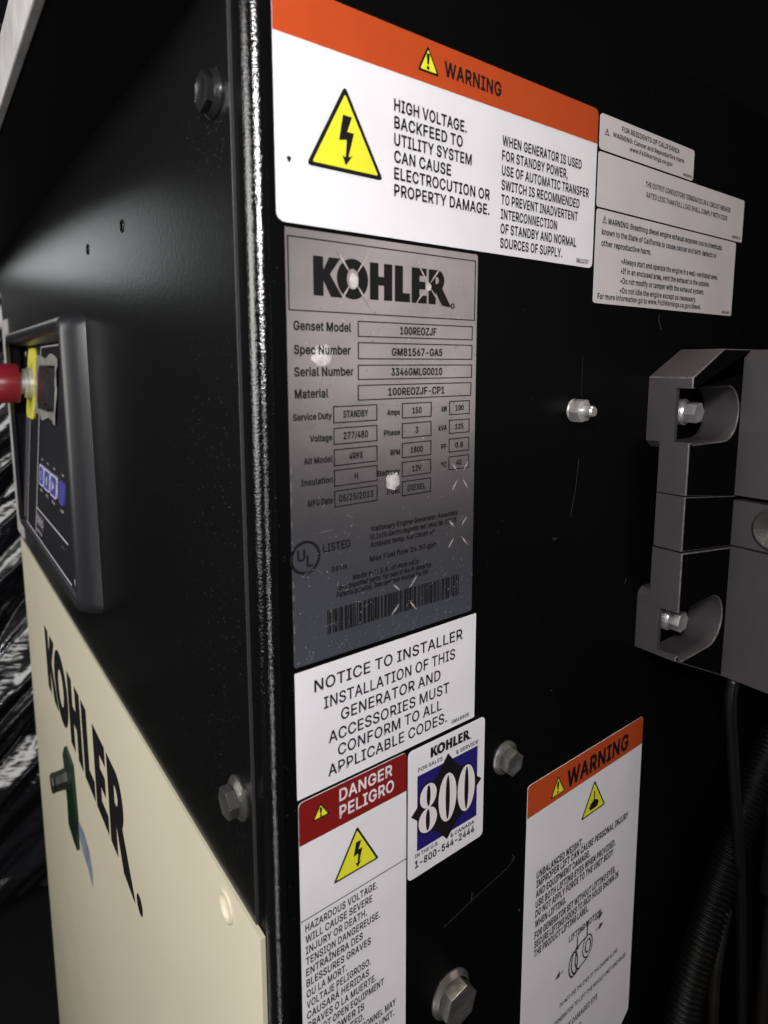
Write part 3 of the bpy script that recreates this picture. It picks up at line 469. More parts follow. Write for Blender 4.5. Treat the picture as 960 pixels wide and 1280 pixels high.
# left sheet: hole for the control panel, two small holes
Lu = lambda y: -y
hole_cp = [(-.690, -.188), (-.312, -.188), (-.312, .022), (-.690, .022)]
slot = [circle(-.1725, .0782, .0027, 14), circle(-.2634, .0782, .0027, 14)]
bm = plate_bm(LEFT, [(-.828, -.2503), (-.0148, -.2503), (-.0148, .145), (-.828, .145)], -.0004, .0012, [hole_cp] + slot)
obj('side_panel', bm, M['left_black'], cab)
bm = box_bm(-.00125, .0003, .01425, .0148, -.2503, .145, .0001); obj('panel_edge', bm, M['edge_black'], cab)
for y in (.1725, .2634):
    bm = lathe([(.0038, 0), (.0037, .0004), (.0033, .0005), (.0028, .0002), (.0026, -.002)], (-.0012, y, .0782), (-1, 0, 0), 20, cap=False)
    obj('grommet', bm, M['left_black'], cab, smooth=True)
obj('inner_backing', box_bm(.0030, .0050, .062, .30, -.25, .14), None, M['hole'], cab)

# cream lower panel
plug = circle(-.0461, -.2649, .0066, 20)
out = [(-.8045, -1.098), (-.0072, -1.098), (-.0072, -.2508), (-.8045, -.2508)]
bm = plate_bm(LEFT, out, .0002, .0025, [plug])
cream = obj('lower_panel', bm, M['cream'], cab, label='cream painted lower panel with a big black word across it')
bm = lathe([(.0078, 0), (.0078, .0007), (.0064, .0010), (.0058, -.0002), (.0045, -.0008), (.0001, -.0010)], (-.0025, .0461, -.2649), (-1, 0, 0), 24)
obj('screw_recess', bm, M['cream'], cream, smooth=True)
ink = Ink(LEFT, .0027); wordmark(ink, -.6250, -.4041, .0813, sx=.0785, reg=False); ink.poly([(-.2199 + .0078 * math.cos(k * .35), -.3992 + .0078 * math.sin(k * .35)) for k in range(18)]); ink.done('lettering', M['ink'], cream)
bm = plate_bm(LEFT, [(-0.5128, -0.4267), (-0.4746, -0.4290), (-0.4714, -0.4584), (-0.4691, -0.4857), (-0.4747, -0.5293), (-0.4958, -0.5307), (-0.5233, -0.5286), (-0.5209, -0.4942), (-0.5256, -0.4666), (-0.5293, -0.4445)], .0022, .0055)
lt = obj('latch_plate', bm, M['green'], cream, label='dark green angular latch plate with a stubby knob')
bm = lathe([(.0125, 0), (.0115, .004), (.0110, .012), (.0118, .0140), (.0100, .0155)], (-.0050, .5159, -.4671), (-1, 0, 0), 8, spin=.3)
obj('latch_knob', bm, M['knob_dark'], cream)
ink = Ink(LEFT, .0027); ink.poly([(-0.4742, -0.4923), (-0.4427, -0.487), (-0.4191, -0.4914), (-0.4072, -0.5066), (-0.4102, -0.528), (-0.4279, -0.5216), (-0.4603, -0.5179), (-0.4727, -0.5088)]); ink.done('faded_sticker', M['blue_sticker'], cream)

obj('end_glare_strip', box_bm(-.0030, .0004, .765, .826, -.245, .060, .0006), None, M['rail'], cab)  # pale strip added to stand for glare on the side panel's far end
# overhanging roof edge: a dark cover and the scuffed rail along it
obj('roof_cover', box_bm(-.0485, .60, .020, 1.05, .1452, .1500, .0006), None, M['cover_dark'], cab)
bm = box_bm(-.0535, -.0490, .010, 1.05, .1448, .1735, .0008)
obj('roof_rail', bm, M['rail'], cab, label='scuffed pale grey rail along the roof edge')

# bolts --------------------------------------------------------------
def flange_bolt(parent, base, d, rf, af, hh, m, spin=0.0, stud=0.0, name='flange_bolt', label=None, fl=.0016):
    bm = lathe([(rf, 0), (rf, fl * .55), (rf * .94, fl), (af * .56, fl * 1.9)], base, d, 32, cap=False)
    R = af / math.sqrt(3)
    u, v, dd = axis_frame(d); base = Vector(base)
    def ring(r, h, n, sp): return [bm.verts.new(base + dd * h + (u * math.cos(sp + 2 * math.pi * k / n) + v * math.sin(sp + 2 * math.pi * k / n)) * r) for k in range(n)]
    a = ring(R, fl * 1.2, 6, spin); b = ring(R, hh - .0007, 6, spin); c = ring(R * .985, hh - .0002, 6, spin); e = ring(af * .44, hh, 6, spin)
    for p, q in ((a, b), (b, c), (c, e)):
        for k in range(6): bm.faces.new((p[k], p[(k + 1) % 6], q[(k + 1) % 6], q[k]))
    if stud:
        bm.faces.new(e)
        lathe([(af * .27, hh - .0005), (af * .27, hh + stud - .001), (af * .22, hh + stud)], base, d, 16, bm=bm)
    else:
        f = ring(af * .30, hh - .0006, 6, spin)
        for k in range(6): bm.faces.new((e[k], e[(k + 1) % 6], f[(k + 1) % 6], f[k]))
        bm.faces.new(f)
    o = obj(name, bm, m, parent, origin=base, label=label); smooth_by_angle(o, 28); return o
flange_bolt(cab, (-.0012, .0290, .1030), (-1, 0, 0), .0092, .0132, .0058, M['dark_zinc'], .35, label='black painted flange bolt high on the side panel')
flange_bolt(cab, (-.0012, .0285, -.1965), (-1, 0, 0), .0100, .0125, .0075, M['grey_bolt'], .15, label='dusty grey flange bolt low on the side panel')
flange_bolt(cab, (.1950, 0, -.0278), (0, -1, 0), .0066, .0118, .0075, M['zinc'], .1, stud=.006, name='stud_nut', label='shiny zinc hex nut with a stud end', fl=.0010)
flange_bolt(cab, (.1442, 0, -.2208), (0, -1, 0), .0096, .0126, .0080, M['bright_bolt'], .3, label='grey flange bolt beside the blue sticker')
flange_bolt(cab, (.1048, 0, -.3450), (0, -1, 0), .0136, .0198, .0095, M['bright_bolt'], .2, label='largest grey flange bolt at the bottom')

# ------------------------------------------------------------------ stickers (each a part, its print sub-parts)
T = .00025
def sticker(name, a0, a1, b0, b1, r, m, label):
    bm = plate_bm(FRONT, rrect(a0, a1, b0, b1, r), 0.0, T); return obj(name, bm, m, cab, label=label)
H1, H2, H3 = T + .00010, T + .00020, T + .00030

# 1 big orange warning
s = sticker('warning_sticker', .0095, .2064, .0518, .1362, .0035, M['white'], 'large white sticker with an orange header and a lightning triangle')
hd = Ink(FRONT, H1); hd.poly([(.0095, .1184), (.2064, .1184)] + [q for q in rrect(.0095, .2064, .0518, .1362, .0035) if q[1] > .12]); hd.done('orange_header', M['orange'], s)
hazard(s, FRONT, H2, [(.0833, .1337), (.0776, .1226), (.0900, .1226)], .0009, 'bang')
hazard(s, FRONT, H1, [(.0406, .1070), (.0226, .0742), (.0594, .0742)], .0016, 'bolt')
t = Ink(FRONT, H2); t.text('WARNING', .0930, .1292, .1241, .0058, .05)
for i, (x, l) in enumerate(zip((.1070, .1046, .1104, .0976, .1228, .1229), ('HIGH VOLTAGE.', 'BACKFEED TO', 'UTILITY SYSTEM', 'CAN CAUSE', 'ELECTROCUTION OR', 'PROPERTY DAMAGE.'))):
    t.text(l, .0650, x, .1033 - i * .0068, .0046)
for i, (x, l) in enumerate(zip((.1930, .1813, .2002, .1924, .1912, .1739, .1908, .1791), ('WHEN GENERATOR IS USED', 'FOR STANDBY POWER,', 'USE OF AUTOMATIC TRANSFER', 'SWITCH IS RECOMMENDED', 'TO PREVENT INADVERTENT', 'INTERCONNECTION', 'OF STANDBY AND NORMAL', 'SOURCES OF SUPPLY.'))):
    t.text(l, .1307, x, .1027 - i * .00679, .0044)
t.text('GM10787', .1915, .2025, .0537, .0022)
t.done('printed_text', M['ink'], s)
sp = Ink(FRONT, H1); sp.poly([(.0152 + .0009 * math.cos(k) * (1 + .3 * math.sin(3 * k)), .0748 + .0011 * math.sin(k)) for k in [i * .5236 for i in range(12)]]); sp.done('dirt_spot', M['hose'], s)

# 2-4 the three small stickers at the right
s = sticker('notice_sticker', .2084, .3112, .1163, .1352, .0022, M['white_dimmed'], 'shortest white sticker, topmost of the three to the right of the orange header')
t = Ink(FRONT, H1); t.text('FOR RESIDENTS OF CALIFORNIA', .2290, .2925, .1296, .0027)
t.text('WARNING: Cancer and Reproductive Harm', .2205, .2985, .1250, .0025); t.text('www.P65Warnings.ca.gov', .2375, .2850, .1207, .0024); t.text('GM105886', .2985, .3095, .1177, .0016)
t.done('printed_text', M['ink_soft'], s)
tr = Ink(FRONT, H1); p = [(.2150, .1284), (.2128, .1246), (.2172, .1246)]; tr.poly(p, [inset_tri(p, .00045)]); tr.rect(.21475, .1256, .21525, .1271); tr.done('warning_triangle', M['ink_soft'], s)

s = sticker('rating_sticker', .2082, .3856, .0858, .1152, .0016, M['white_dimmed'], 'middle and widest of the three small white stickers, two lines of text at its centre')
t = Ink(FRONT, H1); t.text('THE OUTPUT CONDUCTORS TERMINATED IN A CIRCUIT BREAKER', .2560, .3650, .1040, .0030); t.text('RATED LESS THAN FULL LOAD SHALL COMPLY WITH CODE', .2575, .3610, .0980, .0030); t.text('GM98374', .3700, .3830, .0876, .0018)
t.done('printed_text', M['ink_soft'], s)

s = sticker('exhaust_sticker', .2085, .3772, .0330, .0848, .0020, M['white_dimmed'], 'lowest of the three small white stickers, with a bulleted list of engine warnings')
t = Ink(FRONT, H1)
t.text('WARNING: Breathing diesel engine exhaust exposes you to chemicals', .2195, .3560, .0775, .0032)
t.text('known to the State of California to cause cancer and birth defects or', .2140, .3490, .0713, .0032); t.text('other reproductive harm.', .2140, .2660, .0651, .0032)
for i, (x, l) in enumerate(((.3530, '•Always start and operate the engine in a well-ventilated area.'), (.3420, '•If in an enclosed area, vent the exhaust to the outside.'), (.3350, '•Do not modify or tamper with the exhaust system.'), (.3250, '•Do not idle the engine except as necessary.'))):
    t.text(l, .2345, x, .0569 - i * .0056, .0032)
t.text('For more information go to www.P65Warnings.ca.gov/diesel.', .2125, .3320, .0356, .0030); t.text('GM10885', .3620, .3740, .0345, .0016)
t.done('printed_text', M['ink'], s)
tr = Ink(FRONT, H1); p = [(.2162, .0822), (.2140, .0776), (.2186, .0776)]; tr.poly(p, [inset_tri(p, .00045)]); tr.rect(.2160, .0787, .2165, .0804); tr.done('warning_triangle', M['ink'], s)

# 5 foil data plate
s = sticker('data_plate', .0128, .1158, -.1273, .0501, .0014, M['foil'], 'tall brushed metal data plate with boxed fields and a bar code')
bd = Ink(FRONT, H1); bd.frame(.0137, .0190, .1145, .0472, .0005)
F = [(.0460, .1131, .0097, .0164), (.0460, .1131, .0004, .0076), (.0459, .1131, -.0083, -.0018), (.0458, .1128, -.0170, -.0103)]
V = ['100REOZJF', 'GM81567-GA5', '3346GMLG0010', '100REOZJF-CP1']; K = ['Genset Model', 'Spec Number', 'Serial Number', 'Material']
t = Ink(FRONT, H1); vx = [(.0686, .0898), (.0640, .0936), (.0637, .0936), (.0620, .0952)]; kx = [.0427, .0423, .0437, .0312]
for (a, b, c, d), v, k, (x0, x1), x2 in zip(F, V, K, vx, kx):
    bd.frame(a, c, b, d, .0005); t.text(v, x0, x1, c + .0017, .0032); t.text(k, .0157, x2, c + .0020, .0034)
zr = [-.0224, -.0314, -.0404, -.0491, -.0580]
for i, (z, k, v, k2, v2) in enumerate(zip(zr, ('Service Duty', 'Voltage', 'Alt Model', 'Insulation', 'MFG Date'), ('STANDBY', '277/480', '4R9X', 'H', '05/25/2023'), ('Amps', 'Phase', 'RPM', 'Battery', 'Fuel'), ('150', '3', '1800', '12V', 'DIESEL'))):
    bd.frame(.0334, z - .0036, .0560, z + .0036, .0005); bd.frame(.0697, z - .0035, .0873, z + .0035, .0005)
    wv = len(v) * .0018; t.text(v, .0447 - wv / 2, .0447 + wv / 2, z - .0014, .0028)
    wk = len(k) * .00150; t.text(k, .0327 - wk, .0327, z - .0015, .0026)
    wv = len(v2) * .0018; t.text(v2, .0785 - wv / 2, .0785 + wv / 2, z - .0014, .0026)
    wk = len(k2) * .0018; t.text(k2, .0686 - wk, .0686, z - .0016, .0024)
for z, k, v in zip(zr, ('kW', 'kVA', 'PF', '°C'), ('100', '125', '0.8', '40')):
    bd.frame(.0984, z - .0034, .1120, z + .0034, .0005); wv = len(v) * .0018; t.text(v, .1052 - wv / 2, .1052 + wv / 2, z - .0013, .0025); wk = len(k) * .0017; t.text(k, .0970 - wk, .0970, z - .0014, .0024)
t.text('LISTED', .0276, .0414, -.0800, .0034); t.text('58TN', .0316, .0393, -.0893, .0020)
for z, x0, x1, l in ((-.0751, .0520, .1050, 'Stationary Engine Generator Assembly'), (-.0787, .0520, .1040, 'UL2200 Electromagnetic test rated No. 37175'), (-.0823, .0520, .0900, 'Ambient temp. maximum 40'), (-.0887, .0517, .0910, 'Max Fuel flow 26.50 gph'),
                     (-.0951, .0425, .0800, 'Made in U.S.A. of domestic'), (-.0983, .0352, .0880, 'and imported parts, for sale in North America'), (-.1013, .0340, .0860, 'Patents pending. See operator manual for list')):
    t.text(l, x0, x1, z, .0023)
bd.done('printed_boxes', M['ink'], s); t.done('printed_text', M['ink'], s)
ink = Ink(FRONT, H1); wordmark(ink, .0250, .0254, .0153, sx=.01472); ink.done('logo', M['ink'], s)
ul = Ink(FRONT, H1); ul.poly(circle(.0191, -.0806, .0072, 30), [circle(.0191, -.0806, .0060, 30)])
ul.text('U', .0153, .0190, -.0817, .0046); ul.text('L', .0196, .0226, -.0846, .0046); ul.done('listing_mark', M['ink'], s)
bc = Ink(FRONT, H1); x = .0292; rb = random.Random(3)
while x < .1072:
    wd = rb.choice((.0005, .0005, .0009, .0013)); bc.rect(x, -.1167, x + wd, -.1060); x += wd + rb.choice((.0004, .0004, .0007, .0010))
bc.done('bar_code', M['ink'], s)
def blob(cx, cz, rx, rz, sd):
    rr = random.Random(sd); return [(cx + rx * (1 + rr.uniform(-.18, .18)) * math.cos(k * .3927), cz + rz * (1 + rr.uniform(-.18, .18)) * math.sin(k * .3927)) for k in range(16)]
for cx, cz, rx, rz, sd in ((.0285, .0020, .0052, .0045, 1), (.0642, -.0537, .0038, .0043, 5)):
    wb = Ink(FRONT, T + .00005); wb.poly(blob(cx, cz, rx, rz, sd)); wb.done('worn_patch', M['worn'], s)
def crease(cx, cz, rx, rz, gap, sd):
    rr = random.Random(sd); c = Ink(FRONT, H2)
    for sx_, sz_ in ((1, 1), (-1, 1), (1, -1), (-1, -1)):
        p = (cx + sx_ * rx * gap, cz + sz_ * rz * gap); e = (cx + sx_ * rx * rr.uniform(.8, 1), cz + sz_ * rz * rr.uniform(.8, 1.05))
        d = Vector((e[0] - p[0], e[1] - p[1])); n = Vector((-d.y, d.x)).normalized() * .00040
        m_ = ((p[0] + e[0]) / 2 + rr.uniform(-1, 1) * .0002, (p[1] + e[1]) / 2)
        c.poly([p, (m_[0] - n.x * 1.3, m_[1] - n.y * 1.3), (e[0] - n.x * .3, e[1] - n.y * .3), (e[0] + n.x * .3, e[1] + n.y * .3), (m_[0] + n.x * .9, m_[1] + n.y * .9)])
    c.done('crease_mark', M['crease'], s)
crease(.0440, .0332, .0100, .0120, .02, 1); crease(.0848, .0335, .0085, .0095, .02, 2); crease(.1062, -.0555, .0062, .0068, .30, 3); crease(.1050, -.0838, .0072, .0080, .32, 4); crease(.0715, -.1090, .0080, .0085, .34, 6)
wb = Ink(FRONT, H1 + .00005); wb.poly(blob(.0440, .0325, .0026, .0030, 8)); wb.done('worn_patch', M['worn'], s); wb = Ink(FRONT, H1 + .00005); wb.poly(blob(.0848, .0330, .0018, .0018, 9)); wb.done('worn_patch', M['worn'], s)
dd = Ink(FRONT, H3 + .00005); rd = random.Random(21)
for k in range(620):
    x = rd.uniform(.0135, .1150); z = -.126 + .150 * rd.random() ** 1.9; a = rd.gauss(.6, 1.0); l = rd.choice((.0003, .0004, .0006, .0012)); wd_ = rd.uniform(.00010, .00028)
    dd.line((x, z), (x + l * math.cos(a), z + l * math.sin(a)), wd_)
for k in range(34):
    x = rd.uniform(.015, .108); z = rd.uniform(-.120, .0); a = rd.gauss(.5, .5); l = rd.uniform(.003, .009)
    dd.line((x, z), (x + l * math.cos(a), z + l * math.sin(a)), .00012)
o = dd.done('dust_marks', M['plate_dust'], s); o['kind'] = 'stuff'
e = Ink(FRONT, H1)
for k in range(26):
    z = .048 - k * .0067 + random.uniform(-.002, .002); e.rect(.0129, z, .0129 + random.uniform(.0003, .0008), z + random.uniform(.0012, .0040))
e.done('edge_wear', M['foil_edge'], s)

# 6 notice to installer
s = sticker('installer_sticker', .0130, .1192, -.1873, -.1297, .0004, M['white'], 'plain white sticker with six lines of large black capitals under the metal plate')
t = Ink(FRONT, H1)
for (a, b, z), l in zip(((.0222, .1095, -.1408), (.0268, .1045, -.1500), (.0355, .0947, -.1583), (.0290, .1007, -.1669), (.0337, .0958, -.1747), (.0285, .0995, -.1826)), ('NOTICE TO INSTALLER', 'INSTALLATION OF THIS', 'GENERATOR AND', 'ACCESSORIES MUST', 'CONFORM TO ALL', 'APPLICABLE CODES.')):
    t.text(l, a, b, z, .0053, .026)
t.text('GM68805', .1027, .1150, -.1851, .0020); t.done('printed_text', M['ink'], s)

# 7 danger / peligro
s = sticker('danger_sticker', .0134, .0731, -.3800, -.1889, .0022, M['white'], 'tall white sticker with a dark red header below the installer sticker')
hd = Ink(FRONT, H1); hd.poly([(.0134, -.2093), (.0731, -.2093)] + [q for q in rrect(.0134, .0731, -.3800, -.1889, .0022) if q[1] > -.2]); hd.done('red_header', M['red'], s)
t = Ink(FRONT, H2); t.text('DANGER', .0341, .0642, -.1970, .0056, .035); t.text('PELIGRO', .0341, .0652, -.2054, .0058, .035); t.done('header_text', M['white_ink'], s)
hazard(s, FRONT, H2, [(.0243, -.1931), (.0200, -.2004), (.0290, -.2004)], .0006, 'bang')
hazard(s, FRONT, H1, [(.0437, -.2141), (.0303, -.2368), (.0561, -.2368)], .0010, 'bolt')
t = Ink(FRONT, H1); t.rect(.0134, -.24640, .0731, -.24590)
for i, (x, l) in enumerate(((.0552, 'HAZARDOUS VOLTAGE.'), (.0521, 'WILL CAUSE SEVERE'), (.0490, 'INJURY OR DEATH.'), (.0567, 'TENSION DANGEREUSE.'), (.0465, 'ENTRAÎNERA DES'), (.0512, 'BLESSURES GRAVES'), (.0372, 'OU LA MORT.'), (.0510, 'VOLTAJE PELIGROSO.'), (.0500, 'CAUSARÁ HERIDAS'), (.0542, 'GRAVES O LA MUERTE.'), (.0590, 'DO NOT OPEN EQUIPMENT'), (.0470, 'UNTIL POWER IS'), (.0470, 'DISCONNECTED.'), (.0665, 'ONLY TRAINED PERSONNEL MAY'), (.0655, 'SERVICE OR OPEN THIS UNIT.'))):
    t.text(l, .0155, x, -.2523 - i * .00557, .0036)
t.done('printed_text', M['ink'], s)

# 8 the blue 800 sticker
s = sticker('service_sticker', .0742, .1275, -.2602, -.1898, .0026, M['white'], 'small white sticker with a blue square and large striped digits 800')
b = Ink(FRONT, H1); b.rect(.0800, -.2459, .1222, -.2048); b.done('blue_square', M['blue'], s)
st = Ink(FRONT, H2); cx, cz = .1005, -.2252
st.poly([(cx, cz + .0248), (cx + .0075, cz + .0150), (cx + .0150, cz + .0110), (cx + .0195, cz + .0045), (cx + .0250, cz), (cx + .0195, cz - .0045), (cx + .0150, cz - .0120), (cx + .0075, cz - .0160), (cx, cz - .0240), (cx - .0075, cz - .0155), (cx - .0150, cz - .0120), (cx - .0195, cz - .0045), (cx - .0245, cz), (cx - .0195, cz + .0045), (cx - .0150, cz + .0110), (cx - .0075, cz + .0150)]); st.done('black_diamond', M['ink'], s)
def ell(cx, cz, rx, rz, n=26): return [(cx + rx * math.cos(2 * math.pi * k / n), cz + rz * math.sin(2 * math.pi * k / n)) for k in range(n)]
ob = Ink(FRONT, H3); 
for q in ((.0871, -.2183, .0064, .0076), (.0869, -.2313, .0070, .0078), (.1005, -.2250, .0070, .0142), (.1138, -.2256, .0072, .0140)): ob.poly(ell(*q))
ob.done('digit_outline', M['ink'], s)
dg = Ink(FRONT, H3 + .0001)
dg.poly(ell(.0871, -.2181, .0056, .0066), [ell(.0873, -.2181, .0013, .0058)]); dg.poly(ell(.0869, -.2314, .0062, .0068), [ell(.0869, -.2314, .0014, .0060)])
dg.poly(ell(.1004, -.2250, .0063, .0136), [ell(.1005, -.2250, .0015, .0124)]); dg.poly(ell(.1139, -.2256, .0064, .0133), [ell(.1140, -.2256, .0015, .0122)])
dg.done('large_digits', M['white_ink'], s)
t = Ink(FRONT, H1); wordmark(t, .0886, -.1984, .0056, sx=.0056)
t.text('FOR SALES', .0806, .0967, -.2027, .0020); t.text('& SERVICE', .1063, .1225, -.2034, .0020); t.text('IN THE U.S.', .0787, .0945, -.2492, .0020); t.text('& CANADA', .1030, .1206, -.2497, .0020); t.text('1-800-544-2444', .0787, .1207, -.2548, .0038, .05)
t.done('printed_text', M['ink'], s)

# 9 lifting warning
a0, a1, b0, b1 = .1650, .2882, -.4560, -.2480
q = rrect(a0, a1, b0, b1, .0026); 
bm = plate_bm(FRONT, [p for p in q if not (p[0] > .28 and p[1] < -.45)][0:0] + [(a0, -.56), (.262, -.56), (.2770, -.4985), (.2905, -.4865)] + [p for p in q if p[1] > -.30], 0.0, T)
s = obj('lifting_sticker', bm, M['white'], cab, label='dim white sticker with an orange header, the lowest one on the right')
hd = Ink(FRONT, H1); hd.poly([(a0, -.2690), (a1, -.2690)] + [p for p in q if p[1] > -.26]); hd.done('orange_header', M['orange'], s)
hazard(s, FRONT, H2, [(.1932, -.2530), (.1866, -.2660), (.2006, -.2660)], .0008, 'bang')
hazard(s, FRONT, H1, [(.2324, -.2730), (.2190, -.2962), (.2458, -.2962)], .0011, 'drop')
t = Ink(FRONT, H2); t.text('WARNING', .2026, .2703, -.2650, .0106, .06); t.done('header_text', M['ink'], s); t = Ink(FRONT, H1)
for x, z, l in ((.2222, -.3142, 'UNBALANCED WEIGHT.'), (.2752, -.3203, 'IMPROPER LIFT CAN CAUSE PERSONAL INJURY'), (.2309, -.3272, 'AND EQUIPMENT DAMAGE.'), (.2608, -.3343, 'USE BOTH LIFTING EYES WHEN PROVIDED.'), (.2586, -.3408, 'DO NOT APPLY FORCE TO THE UNIT BODY'), (.2065, -.3480, 'WHEN LIFTING.'), (.2626, -.3558, 'FOR GENERATOR SET WITHOUT LIFTING EYES,'), (.2666, -.3624, 'SECURE LIFTING HOOKS TO SKID HOLES SHOWN IN'), (.2322, -.3688, 'THE PRODUCT LIFTING LABEL.'), ):
    t.text(l, .1757, x, z, .0046, .07)
t.text('LIFTING MOTION', .2114, .2476, -.3806, .0042, .07)
t.text('DO NOT USE THE EYES OF THE ENGINE ALONE', .2045, .2709, -.4250, .0030); t.text('OR THE GENERATOR TO LIFT THE WHOLE UNIT AND BASE', .1861, .2819, -.4360, .0034); t.text('REPLACE ANY DAMAGED EYE', .1900, .2480, -.4480, .0044); t.text('BEFORE LIFTING', .1880, .2300, -.4580, .0044)
t.done('printed_text', M['ink_soft'], s)
d = Ink(FRONT, H1)
def arc(cx, cz, rx, rz, a, b_, tk=.0013, n=14):
    pts = [(cx + rx * math.cos(math.radians(a + (b_ - a) * k / n)), cz + rz * math.sin(math.radians(a + (b_ - a) * k / n))) for k in range(n + 1)]
    for p_, q_ in zip(pts, pts[1:]): d.line(p_, q_, tk)
arc(.2175, -.4010, .0046, .0092, 0, 360); arc(.2205, -.4000, .0050, .0095, 60, 300); arc(.2240, -.3990, .0045, .0090, 80, 280); arc(.2330, -.3965, .0055, .0085, 0, 360, .0010); arc(.2335, -.3965, .0030, .0050, 0, 360)
d.line((.2200, -.3905), (.2330, -.3880), .0013); d.line((.2190, -.4100), (.2345, -.4050), .0013)
d.line((.2210, -.3915), (.2210, -.3820), .0012); d.line((.2320, -.3880), (.2320, -.3770), .0012); d.line((.2210, -.3820), (.2320, -.3770), .0005)
for (x, z, sg) in ((.2070, -.3985, -1), (.2420, -.3905, 1), (.2410, -.3820, 1)):
    d.line((x, z), (x + sg * .0045, z + sg * .0008), .0008); d.poly([(x + sg * .0090, z + sg * .0016), (x + sg * .0040, z + .0028), (x + sg * .0040, z - .0020)])
d.done('lifting_diagram', M['ink_soft'], s)

# pale scuffs and thread bits on the black face
sc = Ink(FRONT, .0002)
def scuff(pts, wd):
    for p_, q_ in zip(pts, pts[1:]): sc.line(p_, q_, wd)
scuff([(.2800, .0300), (.2790, .0265), (.2812, .0235), (.2830, .0200)], .0006); scuff([(.2016, -.0560), (.1990, -.0760), (.1955, -.0900)], .0004); scuff([(.1800, -.1000), (.1815, -.1015), (.1838, -.1005)], .0006)
scuff([(.2560, -.1440), (.2575, -.1405)], .0007); scuff([(.1530, -.2860), (.1555, -.2895), (.1480, -.2925), (.1240, -.2960), (.0985, -.3010)], .0004); scuff([(.1205, -.2920), (.1195, -.2975)], .0006); scuff([(.1540, -.2880), (.1525, -.2900)], .0008)
scuff([(.2720, .0340), (.2735, .0350)], .0006); scuff([(.1600, -.3250), (.1606, -.3275)], .0010); scuff([(.2012, .0020), (.2012, -.0200)], .0002)
rr = random.Random(12)
for k in range(46):
    x, z = (rr.uniform(.0065, .0122), rr.uniform(-.33, .05)) if k < 26 else (rr.uniform(.12, .19), rr.uniform(-.18, .03)); a = rr.uniform(0, 3.1); l = rr.uniform(.0002, .0007)
    sc.line((x, z), (x + l * math.cos(a), z + l * math.sin(a)), rr.uniform(.0002, .0004))
o = sc.done('paint_scuffs', M['scuff'], front); o['kind'] = 'stuff'
# fine dust hairs on the side sheet near the corner
sc = Ink(LEFT, .00135)
for k in range(520):
    y = .018 + abs(rr.gauss(0, .05)); z = rr.uniform(-.24, .02)
    if rr.random() < .25: z = rr.uniform(.05, .10); y = .02 + abs(rr.gauss(0, .02))
    if y > .2: continue
    a = rr.uniform(0, 3.1); l = rr.uniform(.0003, .0013)
    sc.line((-y, z), (-y + l * math.cos(a) * 1.8, z + l * math.sin(a)), rr.uniform(.00008, .0002))
o = sc.done('dust_hairs', M['scuff'], cab); o['kind'] = 'stuff'

# ================================================================== control panel on the side sheet
cp = empty('control_panel', (-.0012, .478, -.20), 'dark grey framed control panel set in the side of the cabinet above the cream panel', 'control panel')
lev = [(-.0010, .286, .665, -.1985, .0380, .010), (-.0065, .288, .662, -.1975, .0370, .011), (-.0150, .2925, .655, -.1955, .0345, .012), (-.0172, .2955, .652, -.1935, .0325, .012), (-.0178, .2985, .648, -.1915, .0300, .012),
       (-.0172, .3025, .644, -.1895, .0270, .012), (-.0140, .306, .645, -.188, .0240, .010), (-.0080, .310, .668, -.1872, .0215, .008), (.0080, .314, .684, -.1865, .0200, .008)]
bm = bmesh.new(); prev = None
for x, y0, y1, z0, z1, r in lev:
    ring = [bm.verts.new((x, -u, v)) for u, v in rrect(-y1, -y0, z0, z1, r, 6)]
    if prev:
        n = len(ring)
        for k in range(n): bm.faces.new((prev[k], prev[(k + 1) % n], ring[(k + 1) % n], ring[k]))
    prev = ring
bmesh.ops.recalc_face_normals(bm, faces=bm.faces)
o = obj('bezel_frame', bm, M['bezel'], cp); smooth_by_angle(o, 50)
TK = .089
TILT = lambda u, v, h: (-.0125 + (v + .185) * TK - h, -u, v)
P4 = lambda y0, y1, z0, z1: [(-y1, z0), (-y0, z0), (-y0, z1), (-y1, z1)]
fp = obj('keypad_face', plate_bm(TILT, P4(.316, .682, -.1863, .0198), -.002, 0.0), None, M['panel'], cp)
g = Ink(TILT, .0002); g.poly(P4(.6200, .676, -.1855, .019)); g.done('grey_strip', M['panel_grey'], fp)
l = Ink(TILT, .0003)
def hl(y0, y1, z0, z1): l.poly(P4(y0, y1, z0, z1))
hl(.5440, .5480, -.1845, .0178); hl(.3300, .5440, .0164, .0180); hl(.366, .5440, -.1580, -.1562); hl(.345, .6200, -.1882, -.1862); hl(.610, .6135, -.1855, .018)
hl(.380, .395, -.165, -.1648)
l.done('pale_lines', M['line'], fp)
tg = Ink(TILT, .0003); tg.poly(P4(.494, .541, -.1745, -.1610)); tg.poly(P4(.503, .541, -.1815, -.1775)); tg.done('grey_tag', M['panel_grey'], fp)
tt = Ink(TILT, .0004); tt.text('DEC', -.5390, -.5000, -.1715, .0070); tt.text('1000', -.5380, -.5060, -.1812, .0030); tt.done('tag_lettering', M['line'], fp)
